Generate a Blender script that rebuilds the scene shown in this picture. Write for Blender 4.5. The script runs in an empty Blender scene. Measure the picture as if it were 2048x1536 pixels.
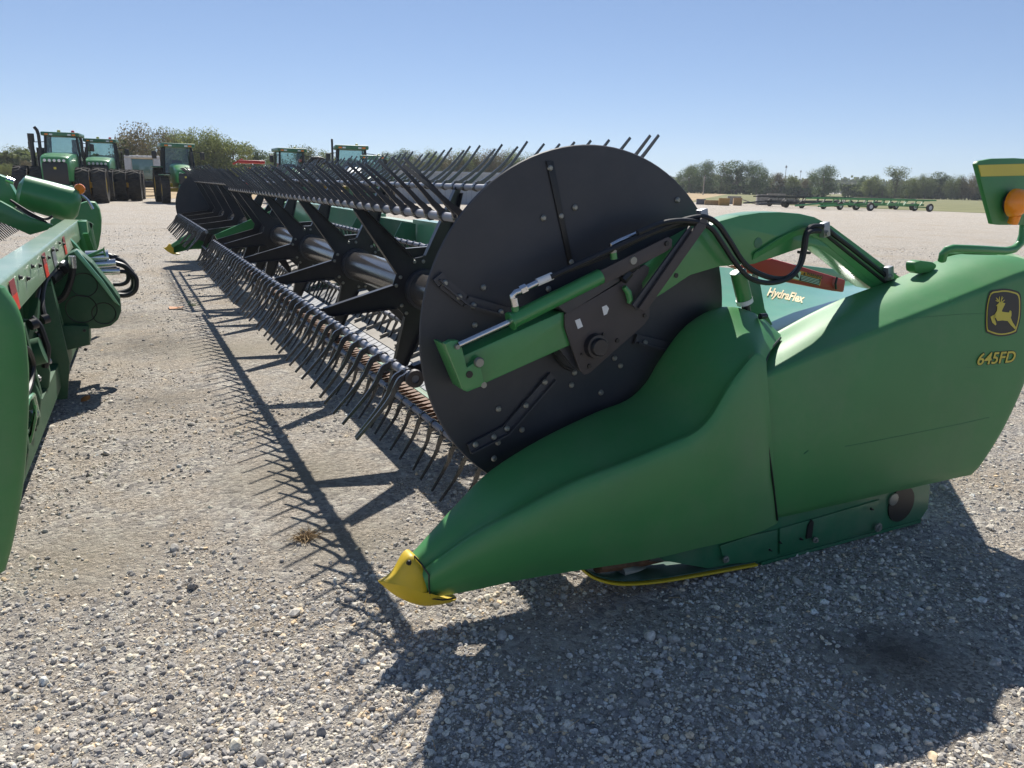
import bpy, bmesh, math, random
import numpy as np
from mathutils import Vector, Matrix, noise
random.seed(7)
R = math.radians
S = bpy.context.scene
COL = S.collection
# ------------------------------------------------------------------ camera model (header frame: Y runs along the machine)
F, CX, CY, H = 1540., 1024., 768., 1.55
ROLL, PITCH, YAW = R(1.37), R(14.573), R(26.743)
def at(x, y, **k):
    u, v = x - CX, y - CY
    c, s = math.cos(-ROLL), math.sin(-ROLL)
    u, v = u*c - v*s, u*s + v*c
    f = F*math.cos(PITCH) - v*math.sin(PITCH); d = F*math.sin(PITCH) + v*math.cos(PITCH)
    D = Vector((u*math.cos(YAW) + f*math.sin(YAW), -u*math.sin(YAW) + f*math.cos(YAW), -d))
    O = Vector((0, 0, H))
    for a, i in (('X', 0), ('Y', 1), ('Z', 2)):
        if a in k: return O + D*((k[a] - O[i])/D[i])
    if 'D' in k: return O + D.normalized()*k['D']
# ------------------------------------------------------------------ materials
def nd(nt, typ, **kw):
    n = nt.nodes.new(typ)
    for a, b in kw.items():
        if a in n.inputs: n.inputs[a].default_value = b
        else: setattr(n, a, b)
    return n
def mat(name, col, rough=.5, metal=0., var=.12, vscale=6., bump=0., bscale=60., coat=0., spec=.5, dust=0., dustcol=(.33, .29, .23), emit=None, trans=0., glass=False):
    m = bpy.data.materials.new(name); m.use_nodes = True
    nt = m.node_tree; b = nt.nodes['Principled BSDF']; L = nt.links.new
    b.inputs['Roughness'].default_value = rough; b.inputs['Metallic'].default_value = metal
    b.inputs['Specular IOR Level'].default_value = spec
    if coat: b.inputs['Coat Weight'].default_value = coat; b.inputs['Coat Roughness'].default_value = .12
    tc = nd(nt, 'ShaderNodeTexCoord')
    n = nd(nt, 'ShaderNodeTexNoise', Scale=vscale, Detail=5.); L(tc.outputs['Object'], n.inputs['Vector'])
    mr = nd(nt, 'ShaderNodeMapRange'); L(n.outputs['Fac'], mr.inputs[0])
    mr.inputs[1].default_value = .3; mr.inputs[2].default_value = .7; mr.inputs[3].default_value = 1-var; mr.inputs[4].default_value = 1+var
    mx = nd(nt, 'ShaderNodeVectorMath', operation='SCALE'); mx.inputs[0].default_value = col
    L(mr.outputs[0], mx.inputs['Scale'])
    out = mx.outputs[0]
    if dust:
        n2 = nd(nt, 'ShaderNodeTexNoise', Scale=vscale*.7, Detail=8., Roughness=.7); L(tc.outputs['Object'], n2.inputs['Vector'])
        r2 = nd(nt, 'ShaderNodeMapRange'); L(n2.outputs['Fac'], r2.inputs[0])
        r2.inputs[1].default_value = .45; r2.inputs[2].default_value = .75; r2.inputs[3].default_value = 0; r2.inputs[4].default_value = dust
        mm = nd(nt, 'ShaderNodeMix', data_type='RGBA'); L(r2.outputs[0], mm.inputs[0]); L(out, mm.inputs[6]); mm.inputs[7].default_value = (*dustcol, 1)
        out = mm.outputs[2]
        r3 = nd(nt, 'ShaderNodeMapRange'); L(n2.outputs['Fac'], r3.inputs[0]); r3.inputs[3].default_value = rough*.8; r3.inputs[4].default_value = min(1, rough*1.35)
        L(r3.outputs[0], b.inputs['Roughness'])
    L(out, b.inputs['Base Color'])
    if bump:
        n3 = nd(nt, 'ShaderNodeTexNoise', Scale=bscale, Detail=3.); L(tc.outputs['Object'], n3.inputs['Vector'])
        bp = nd(nt, 'ShaderNodeBump', Strength=bump, Distance=.004); L(n3.outputs['Fac'], bp.inputs['Height']); L(bp.outputs[0], b.inputs['Normal'])
    if emit: b.inputs['Emission Color'].default_value = (*emit, 1); b.inputs['Emission Strength'].default_value = 1
    if trans: b.inputs['Transmission Weight'].default_value = trans; b.inputs['IOR'].default_value = 1.45
    return m
M = {}
M['plastic'] = mat('green_plastic', (.056, .225, .068), .42, var=.06, vscale=3, bump=.08, bscale=350, dust=.17, spec=.5)
M['green'] = mat('green_paint', (.046, .235, .065), .32, var=.06, coat=.35, dust=.06)
M['greend'] = mat('green_frame_paint', (.022, .14, .062), .4, var=.12, coat=.2, dust=.2)
M['sheet'] = mat('green_paint_pale_sheen', (.12, .36, .18), .3, var=.07, coat=.9, dust=.25)  # same green paint, paled to put sky and sun reflection into its colour
M['yellow'] = mat('yellow_plastic', (.62, .43, .02), .45, var=.08, dust=.12)
M['ydecal'] = mat('yellow_decal', (.60, .50, .06), .45, var=.03)
M['kdecal'] = mat('black_decal', (.012, .012, .012), .4, var=.05)
M['black'] = mat('black_paint', (.046, .048, .056), .42, var=.22, vscale=3, dust=.10, spec=.5)
M['blackg'] = mat('black_gloss_paint', (.022, .022, .026), .28, var=.15, dust=.05)
M['brownblack'] = mat('dusty_black_plate', (.062, .052, .050), .55, var=.15, dust=.06)
M['poly'] = mat('black_poly_tine', (.034, .033, .036), .27, var=.15, spec=.8, coat=.5)
M['bar'] = mat('grey_steel_tube', (.23, .235, .27), .38, var=.1, dust=.1, spec=.6)
M['tube'] = mat('dark_satin_tube', (.10, .092, .085), .2, metal=.35, var=.1, bump=.04, bscale=500, spec=.7)
M['rubber'] = mat('rubber_hose', (.012, .012, .013), .5, var=.2)
M['tyre'] = mat('tyre_rubber', (.03, .028, .026), .8, var=.25, dust=.35, dustcol=(.16, .13, .10))
M['chrome'] = mat('zinc_plated_steel', (.6, .6, .6), .25, metal=1, var=.08)
M['zinc'] = mat('pale_zinc_bolt', (.27, .27, .235), .4, metal=.5, var=.15)
M['steelgrey'] = mat('galvanised_clamp', (.35, .36, .38), .4, metal=.6, var=.1)
M['red'] = mat('red_paint', (.50, .022, .018), .4, var=.07, dust=.02)
M['reflect'] = mat('red_reflector', (.85, .06, .03), .3, var=.03, spec=.8)
M['redd'] = mat('dull_red_reflector', (.30, .06, .06), .4, var=.05)
M['orange'] = mat('orange_decal', (.75, .27, .03), .5, var=.05)
M['white'] = mat('white_label', (.75, .75, .72), .5, var=.04)
M['amber'] = mat('amber_lens', (1, .30, .015), .15, var=.05, spec=.6)
M['belt'] = mat('draper_belt', (.30, .28, .25), .7, var=.12, vscale=8, dust=.3)
M['rib'] = mat('belt_guide_plastic', (.42, .43, .45), .55, var=.1, dust=.2)
M['rust'] = mat('rusty_guard', (.14, .065, .03), .7, var=.35, vscale=30)
M['glass'] = mat('cab_glass', (.10, .19, .18), .06, var=.05, spec=.9)
M['cabin'] = mat('cab_interior', (.03, .03, .03), .6)
M['whitepaint'] = mat('white_paint', (.5, .52, .54), .4, var=.1, dust=.2)
M['rim'] = mat('yellow_rim', (.55, .38, .02), .5, var=.1, dust=.2)
M['wrim'] = mat('white_rim', (.65, .65, .62), .5, var=.1)
M['wood'] = mat('raw_wood', (.42, .28, .14), .8, var=.25, vscale=10)
M['woodg'] = mat('weathered_wood', (.34, .31, .27), .85, var=.3, vscale=10)
M['lamp'] = mat('head_lamp_glass', (.7, .7, .68), .1, var=.02, spec=.9)
M['orangelamp'] = mat('orange_lamp', (.85, .22, .01), .25, var=.02)
M['straw'] = mat('dry_straw', (.36, .25, .13), .8, var=.3, vscale=40)
M['leaf'] = mat('dead_leaf', (.42, .16, .04), .7, var=.3, vscale=30)
M['weed'] = mat('green_weed', (.10, .20, .03), .6, var=.2)
M['bark'] = mat('tree_bark', (.12, .095, .075), .9, var=.3)
def foliage(name, a, b):
    m = bpy.data.materials.new(name); m.use_nodes = True
    nt = m.node_tree; p = nt.nodes['Principled BSDF']; L = nt.links.new
    g = nd(nt, 'ShaderNodeNewGeometry'); tc = nd(nt, 'ShaderNodeTexCoord')
    n = nd(nt, 'ShaderNodeTexNoise', Scale=.45, Detail=3.); L(tc.outputs['Object'], n.inputs['Vector'])
    ad = nd(nt, 'ShaderNodeMath', operation='ADD'); L(n.outputs['Fac'], ad.inputs[0])
    sc = nd(nt, 'ShaderNodeMath', operation='MULTIPLY_ADD'); L(g.outputs['Random Per Island'], sc.inputs[0]); sc.inputs[1].default_value = .5; sc.inputs[2].default_value = -.25
    L(sc.outputs[0], ad.inputs[1])
    cr = nd(nt, 'ShaderNodeValToRGB'); L(ad.outputs[0], cr.inputs[0])
    cr.color_ramp.elements[0].position = .3; cr.color_ramp.elements[0].color = (*a, 1)
    cr.color_ramp.elements[1].position = .72; cr.color_ramp.elements[1].color = (*b, 1)
    L(cr.outputs[0], p.inputs['Base Color']); p.inputs['Roughness'].default_value = .6; p.inputs['Specular IOR Level'].default_value = .25
    tr = nd(nt, 'ShaderNodeBsdfTranslucent'); L(cr.outputs[0], tr.inputs[0])
    mx = nd(nt, 'ShaderNodeMixShader'); mx.inputs[0].default_value = .35
    L(p.outputs[0], mx.inputs[1]); L(tr.outputs[0], mx.inputs[2]); L(mx.outputs[0], nt.nodes['Material Output'].inputs[0])
    return m
FOL = {'green': foliage('dark_green_foliage', (.05, .09, .035), (.15, .21, .075)),
       'yellow': foliage('yellow_green_foliage', (.11, .15, .045), (.28, .31, .09)),
       'brown': foliage('russet_foliage', (.09, .08, .04), (.21, .17, .075)),
       'olive': foliage('olive_foliage', (.075, .105, .04), (.20, .235, .085))}
# ------------------------------------------------------------------ mesh builder
WL = {}
class MB:
    def __init__(s): s.v = []; s.f = []; s.sm = []
    def add(s, vs, fs, smooth=False):
        n = len(s.v); s.v += [tuple(p) for p in vs]; s.f += [tuple(i+n for i in f) for f in fs]; s.sm += [smooth]*len(fs); return s
    def box(s, c, d, rot=None, bev=0.):
        x, y, z = d[0]/2, d[1]/2, d[2]/2
        if bev:
            bm = bmesh.new(); bmesh.ops.create_cube(bm, size=1, matrix=Matrix.Diagonal((d[0], d[1], d[2], 1)))
            bmesh.ops.bevel(bm, geom=bm.edges[:], offset=bev, segments=2, affect='EDGES', profile=.6)
            vs = [v.co.copy() for v in bm.verts]; bm.verts.index_update(); fs = [[v.index for v in f.verts] for f in bm.faces]; bm.free()
        else:
            vs = [Vector((a*x, b*y, e*z)) for a in (-1, 1) for b in (-1, 1) for e in (-1, 1)]
            fs = [(0, 1, 3, 2), (4, 6, 7, 5), (0, 4, 5, 1), (2, 3, 7, 6), (0, 2, 6, 4), (1, 5, 7, 3)]
        if rot is not None: vs = [rot @ v for v in vs]
        return s.add([v+Vector(c) for v in vs], fs)
    def beam(s, a, b, w, h, up=(0, 0, 1)):
        a, b = Vector(a), Vector(b); d = (b-a).normalized(); u = Vector(up)
        sx = d.cross(u).normalized(); u = sx.cross(d)
        vs = [p + sx*(i*w/2) + u*(j*h/2) for p in (a, b) for i, j in ((-1, -1), (1, -1), (1, 1), (-1, 1))]
        return s.add(vs, [(3, 2, 1, 0), (4, 5, 6, 7), (0, 1, 5, 4), (1, 2, 6, 5), (2, 3, 7, 6), (3, 0, 4, 7)])
    def tube(s, pts, r, n=10, caps=True, ell=1.):
        pts = [Vector(p) for p in pts]; rr = r if isinstance(r, (list, tuple)) else [r]*len(pts)
        rings = []; ref = None
        for i, p in enumerate(pts):
            d = (pts[min(i+1, len(pts)-1)] - pts[max(i-1, 0)]).normalized()
            if ref is None: ref = Vector((0, 0, 1)) if abs(d.z) < .9 else Vector((1, 0, 0))
            a = (ref - d*ref.dot(d)).normalized(); b = d.cross(a); ref = a
            rings.append([p + (a*math.cos(t)*rr[i] + b*math.sin(t)*rr[i]*ell) for t in [2*math.pi*k/n for k in range(n)]])
        vs = [q for ring in rings for q in ring]; m = len(pts)
        fs = [(i*n+k, i*n+(k+1) % n, (i+1)*n+(k+1) % n, (i+1)*n+k) for i in range(m-1) for k in range(n)]
        s.add(vs, fs, True)
        if caps: s.add(rings[0], [tuple(range(n-1, -1, -1))]); s.add(rings[-1], [tuple(range(n))])
        return s
    def lathe(s, prof, c, axis, n=28):   # prof: (radius, along)
        ax = Vector(axis).normalized(); a = ax.orthogonal().normalized(); b = ax.cross(a); c = Vector(c)
        vs = [c + ax*h + (a*math.cos(2*math.pi*k/n) + b*math.sin(2*math.pi*k/n))*r for r, h in prof for k in range(n)]
        fs = [(i*n+k, i*n+(k+1) % n, (i+1)*n+(k+1) % n, (i+1)*n+k) for i in range(len(prof)-1) for k in range(n)]
        return s.add(vs, fs, True)
    def prism(s, poly, ext, bev=0.):     # poly: 3-D points of one face, ext: extrusion vector
        bm = bmesh.new(); ext = Vector(ext)
        a = [bm.verts.new(p) for p in poly]; b = [bm.verts.new(Vector(p)+ext) for p in poly]; n = len(a)
        bm.faces.new(a); bm.faces.new(b[::-1])
        for i in range(n): bm.faces.new((a[i], b[i], b[(i+1) % n], a[(i+1) % n]))
        bmesh.ops.recalc_face_normals(bm, faces=bm.faces[:])
        if bev: bmesh.ops.bevel(bm, geom=[e for e in bm.edges], offset=bev, segments=2, affect='EDGES', profile=.6)
        bm.verts.index_update()
        s.add([v.co.copy() for v in bm.verts], [[v.index for v in f.verts] for f in bm.faces]); bm.free(); return s
    def patch(s, grid, mu=5, mv=5, thick=.012, flip=False, inw=None):
        g = [[Vector(p) for p in row] for row in grid]
        def cr(p0, p1, p2, p3, t): return .5*((2*p1) + (p2-p0)*t + (2*p0-5*p1+4*p2-p3)*t*t + (3*p1-p0-3*p2+p3)*t**3)
        def dens(row, m):
            o = []
            for i in range(len(row)-1):
                p0 = row[i-1] if i else row[0]*2-row[1]; p3 = row[i+2] if i+2 < len(row) else row[i+1]*2-row[i]
                o += [cr(p0, row[i], row[i+1], p3, k/m) for k in range(m)]
            return o+[row[-1]]
        g = [dens(r, mv) for r in g]; g = [list(c) for c in zip(*[dens(list(c), mu) for c in zip(*g)])]
        nu, nv = len(g), len(g[0]); N = [[None]*nv for _ in range(nu)]
        for i in range(nu):
            for j in range(nv):
                a = g[min(i+1, nu-1)][j]-g[max(i-1, 0)][j]; b = g[i][min(j+1, nv-1)]-g[i][max(j-1, 0)]
                n = a.cross(b); N[i][j] = n.normalized() if n.length > 1e-9 else Vector((0, 0, 1))
        sg = 1 if flip else -1
        if inw is not None: sg = 1 if sum((N[i][j].dot(Vector(inw)) for i in range(nu) for j in range(nv))) > 0 else -1
        vs = [g[i][j] for i in range(nu) for j in range(nv)] + [g[i][j]+N[i][j]*thick*sg for i in range(nu) for j in range(nv)]
        K = nu*nv; I = lambda i, j: i*nv+j
        fs = []
        for i in range(nu-1):
            for j in range(nv-1):
                q = (I(i, j), I(i+1, j), I(i+1, j+1), I(i, j+1)); fs.append(q); fs.append(tuple(K+x for x in q[::-1]))
        for i in range(nu-1): fs += [(I(i, 0), I(i, 0)+K, I(i+1, 0)+K, I(i+1, 0)), (I(i, nv-1), I(i+1, nv-1), I(i+1, nv-1)+K, I(i, nv-1)+K)]
        for j in range(nv-1): fs += [(I(0, j), I(0, j+1), I(0, j+1)+K, I(0, j)+K), (I(nu-1, j), I(nu-1, j)+K, I(nu-1, j+1)+K, I(nu-1, j+1))]
        return s.add(vs, fs, True)
    def mesh(s, name, material, origin=(0, 0, 0)):
        o = Vector(origin); me = bpy.data.meshes.new(name)
        me.from_pydata([tuple(Vector(p)-o) for p in s.v], [], s.f)
        me.polygons.foreach_set('use_smooth', s.sm if len(s.sm) == len(me.polygons) else [False]*len(me.polygons))
        me.materials.append(material); me.update()
        bm = bmesh.new(); bm.from_mesh(me); bmesh.ops.recalc_face_normals(bm, faces=bm.faces[:]); bm.to_mesh(me); bm.free()
        try: me.set_sharp_from_angle(angle=R(42))
        except Exception: pass
        return me
    def build(s, name, material, parent=None, origin=None, **props):
        if origin is None:
            a = np.array(s.v); lo, hi = a.min(0), a.max(0); origin = ((lo[0]+hi[0])/2, (lo[1]+hi[1])/2, lo[2])
        me = s.mesh(name, material, origin)
        return link(name, me, parent, Vector(origin), **props)
def link(name, data, parent, wloc, **props):
    o = bpy.data.objects.new(name, data); COL.objects.link(o)
    WL[o.name] = Vector(wloc)
    if parent is not None: o.parent = parent; o.location = Vector(wloc)-WL[parent.name]
    else: o.location = wloc
    for k, v in props.items(): o[k] = v
    return o
def thing(name, label, cat, loc=(0, 0, 0), group=None):
    o = link(name, None, None, loc); o['label'] = label; o['category'] = cat; o.empty_display_size = .2
    if group: o['group'] = group
    return o
def tag(o, label, cat, group=None):
    o['label'] = label; o['category'] = cat
    if group: o['group'] = group
    return o
def copy_tree(o, parent=None):
    c = o.copy(); COL.objects.link(c); c.parent = parent
    for ch in list(o.children): copy_tree(ch, c)
    return c
def V(*a): return Vector(a)

# ================================================================== GROUND
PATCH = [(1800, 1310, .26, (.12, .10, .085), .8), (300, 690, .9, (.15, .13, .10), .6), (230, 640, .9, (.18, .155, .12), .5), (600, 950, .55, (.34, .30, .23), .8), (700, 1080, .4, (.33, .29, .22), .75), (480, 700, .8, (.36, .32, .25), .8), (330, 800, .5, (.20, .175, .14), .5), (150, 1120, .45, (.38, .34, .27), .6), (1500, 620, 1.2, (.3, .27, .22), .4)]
def ground_mat():
    m = bpy.data.materials.new('gravel_ground'); m.use_nodes = True
    nt = m.node_tree; b = nt.nodes['Principled BSDF']; L = nt.links.new
    g = nd(nt, 'ShaderNodeNewGeometry')
    P = g.outputs['Position']
    wn = nd(nt, 'ShaderNodeTexNoise', Scale=9., Detail=3.); L(P, wn.inputs['Vector'])
    wa = nd(nt, 'ShaderNodeVectorMath', operation='MULTIPLY_ADD'); L(wn.outputs['Color'], wa.inputs[0]); wa.inputs[1].default_value = (.035, .035, .035); L(P, wa.inputs[2])
    W = wa.outputs[0]
    v1 = nd(nt, 'ShaderNodeTexVoronoi', Scale=38.); L(W, v1.inputs['Vector'])
    v2 = nd(nt, 'ShaderNodeTexVoronoi', Scale=110.); L(W, v2.inputs['Vector'])
    n1 = nd(nt, 'ShaderNodeTexNoise', Scale=.55, Detail=6., Roughness=.6); L(P, n1.inputs['Vector'])
    n2 = nd(nt, 'ShaderNodeTexNoise', Scale=4., Detail=8., Roughness=.7); L(P, n2.inputs['Vector'])
    n4 = nd(nt, 'ShaderNodeTexNoise', Scale=160., Detail=4., Roughness=.7); L(P, n4.inputs['Vector'])
    sep = nd(nt, 'ShaderNodeSeparateColor'); L(v1.outputs['Color'], sep.inputs[0])
    sep2 = nd(nt, 'ShaderNodeSeparateColor'); L(v2.outputs['Color'], sep2.inputs[0])
    cr = nd(nt, 'ShaderNodeValToRGB'); L(sep.outputs[0], cr.inputs[0]); e = cr.color_ramp
    e.elements[0].position = 0; e.elements[0].color = (0.223, 0.212, 0.206, 1); e.elements[1].position = 1; e.elements[1].color = (0.694, 0.661, 0.574, 1)
    x = e.elements.new(.45); x.color = (0.430, 0.399, 0.362, 1); x = e.elements.new(.7); x.color = (0.551, 0.508, 0.445, 1)
    cr2 = nd(nt, 'ShaderNodeValToRGB'); L(sep2.outputs[0], cr2.inputs[0]); e = cr2.color_ramp
    e.elements[0].color = (0.223, 0.195, 0.164, 1); e.elements[1].color = (0.688, 0.611, 0.510, 1)
    mx = nd(nt, 'ShaderNodeMix', data_type='RGBA'); mr = nd(nt, 'ShaderNodeMapRange'); L(n2.outputs['Fac'], mr.inputs[0]); mr.inputs[1].default_value = .42; mr.inputs[2].default_value = .58
    L(mr.outputs[0], mx.inputs[0]); L(cr.outputs[0], mx.inputs[6]); L(cr2.outputs[0], mx.inputs[7])
    # dirt patches
    mr2 = nd(nt, 'ShaderNodeMapRange'); L(n1.outputs['Fac'], mr2.inputs[0]); mr2.inputs[1].default_value = .5; mr2.inputs[2].default_value = .66; mr2.inputs[4].default_value = .55
    mx2 = nd(nt, 'ShaderNodeMix', data_type='RGBA'); L(mr2.outputs[0], mx2.inputs[0]); L(mx.outputs[2], mx2.inputs[6]); mx2.inputs[7].default_value = (0.412, 0.340, 0.254, 1)
    # small dark clods
    n5 = nd(nt, 'ShaderNodeTexNoise', Scale=22., Detail=6., Roughness=.75); L(P, n5.inputs['Vector'])
    mr3 = nd(nt, 'ShaderNodeMapRange'); L(n5.outputs['Fac'], mr3.inputs[0]); mr3.inputs[1].default_value = .56; mr3.inputs[2].default_value = .70; mr3.inputs[4].default_value = .6
    mx3 = nd(nt, 'ShaderNodeMix', data_type='RGBA'); L(mr3.outputs[0], mx3.inputs[0]); L(mx2.outputs[2], mx3.inputs[6]); mx3.inputs[7].default_value = (0.129, 0.111, 0.090, 1)
    cur = mx3.outputs[2]
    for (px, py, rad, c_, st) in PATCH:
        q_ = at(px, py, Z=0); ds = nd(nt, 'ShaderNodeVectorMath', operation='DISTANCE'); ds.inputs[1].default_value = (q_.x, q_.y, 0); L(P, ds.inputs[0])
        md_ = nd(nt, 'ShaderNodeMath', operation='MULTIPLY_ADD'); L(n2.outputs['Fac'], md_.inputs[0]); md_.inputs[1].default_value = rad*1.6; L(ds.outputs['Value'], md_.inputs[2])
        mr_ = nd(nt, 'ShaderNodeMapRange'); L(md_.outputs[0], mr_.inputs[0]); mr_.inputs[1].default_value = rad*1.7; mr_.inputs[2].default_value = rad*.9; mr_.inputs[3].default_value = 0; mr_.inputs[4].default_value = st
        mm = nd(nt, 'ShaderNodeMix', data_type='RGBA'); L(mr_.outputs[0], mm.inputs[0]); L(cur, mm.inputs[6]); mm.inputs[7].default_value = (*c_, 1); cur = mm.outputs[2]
    L(cur, b.inputs['Base Color']); b.inputs['Roughness'].default_value = .95; b.inputs['Specular IOR Level'].default_value = .15
    h1 = nd(nt, 'ShaderNodeMath', operation='MULTIPLY_ADD'); L(v1.outputs['Distance'], h1.inputs[0]); h1.inputs[1].default_value = -.9; L(n4.outputs['Fac'], h1.inputs[2])
    h2 = nd(nt, 'ShaderNodeMath', operation='MULTIPLY_ADD'); L(v2.outputs['Distance'], h2.inputs[0]); h2.inputs[1].default_value = -.4; L(h1.outputs[0], h2.inputs[2])
    h3 = nd(nt, 'ShaderNodeMath', operation='MULTIPLY_ADD'); L(n5.outputs['Fac'], h3.inputs[0]); h3.inputs[1].default_value = 1.2; L(h2.outputs[0], h3.inputs[2])
    bp = nd(nt, 'ShaderNodeBump', Strength=1., Distance=.016); L(h3.outputs[0], bp.inputs['Height']); L(bp.outputs[0], b.inputs['Normal'])
    return m
def field_mat(name, a, b_, sc=1.):
    m = bpy.data.materials.new(name); m.use_nodes = True
    nt = m.node_tree; b = nt.nodes['Principled BSDF']; L = nt.links.new
    g = nd(nt, 'ShaderNodeNewGeometry'); n = nd(nt, 'ShaderNodeTexNoise', Scale=.12*sc, Detail=8., Roughness=.65); L(g.outputs['Position'], n.inputs['Vector'])
    n2 = nd(nt, 'ShaderNodeTexNoise', Scale=3*sc, Detail=5.); L(g.outputs['Position'], n2.inputs['Vector'])
    ad = nd(nt, 'ShaderNodeMath', operation='MULTIPLY_ADD'); L(n2.outputs['Fac'], ad.inputs[0]); ad.inputs[1].default_value = .5; L(n.outputs['Fac'], ad.inputs[2])
    cr = nd(nt, 'ShaderNodeValToRGB'); L(ad.outputs[0], cr.inputs[0]); cr.color_ramp.elements[0].position = .5; cr.color_ramp.elements[1].position = 1.
    cr.color_ramp.elements[0].color = (*a, 1); cr.color_ramp.elements[1].color = (*b_, 1)
    L(cr.outputs[0], b.inputs['Base Color']); b.inputs['Roughness'].default_value = .95; b.inputs['Specular IOR Level'].default_value = .1
    bp = nd(nt, 'ShaderNodeBump', Strength=.6, Distance=.1); L(n2.outputs['Fac'], bp.inputs['Height']); L(bp.outputs[0], b.inputs['Normal'])
    return m
GM = ground_mat()
mb = MB(); mb.add([(-1500, -300, 0), (1500, -300, 0), (1500, 1800, 0), (-1500, 1800, 0)], [(0, 1, 2, 3)])
mb.build('ground', GM, None, (0, 0, 0), kind='structure')
def sheet(name, pts, z, m): MB().add([(x, y, z) for x, y in pts], [tuple(range(len(pts)))]).build(name, m, None, (0, 0, z), kind='structure')
def strip(name, edge, far, z, m):     # ragged near edge
    pts = []
    for i in range(len(edge)-1):
        a, b = V(*edge[i], 0), V(*edge[i+1], 0)
        for k in range(24):
            p = a.lerp(b, k/24); pts.append((p.x, p.y + .8*noise.noise(p*.35) + .4*noise.noise(p*1.7)))
    pts.append(edge[-1]); sheet(name, pts+far, z, m)
strip('stubble_field', [(-80, 58), (1.6, 59.5), (12, 62), (40, 78), (57, 72), (64, 66)], [(170, 160), (420, 420), (420, 900), (-600, 900), (-600, 60)], .006, field_mat('stubble', (.30, .22, .13), (.48, .37, .23)))
strip('grass_field', [(60, 74), (66, 56), (68.5, 42), (73, 20), (78, -5)], [(700, -60), (900, 500), (300, 330)], .012, field_mat('rough_grass', (.13, .14, .07), (.27, .26, .14), 2))

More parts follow.
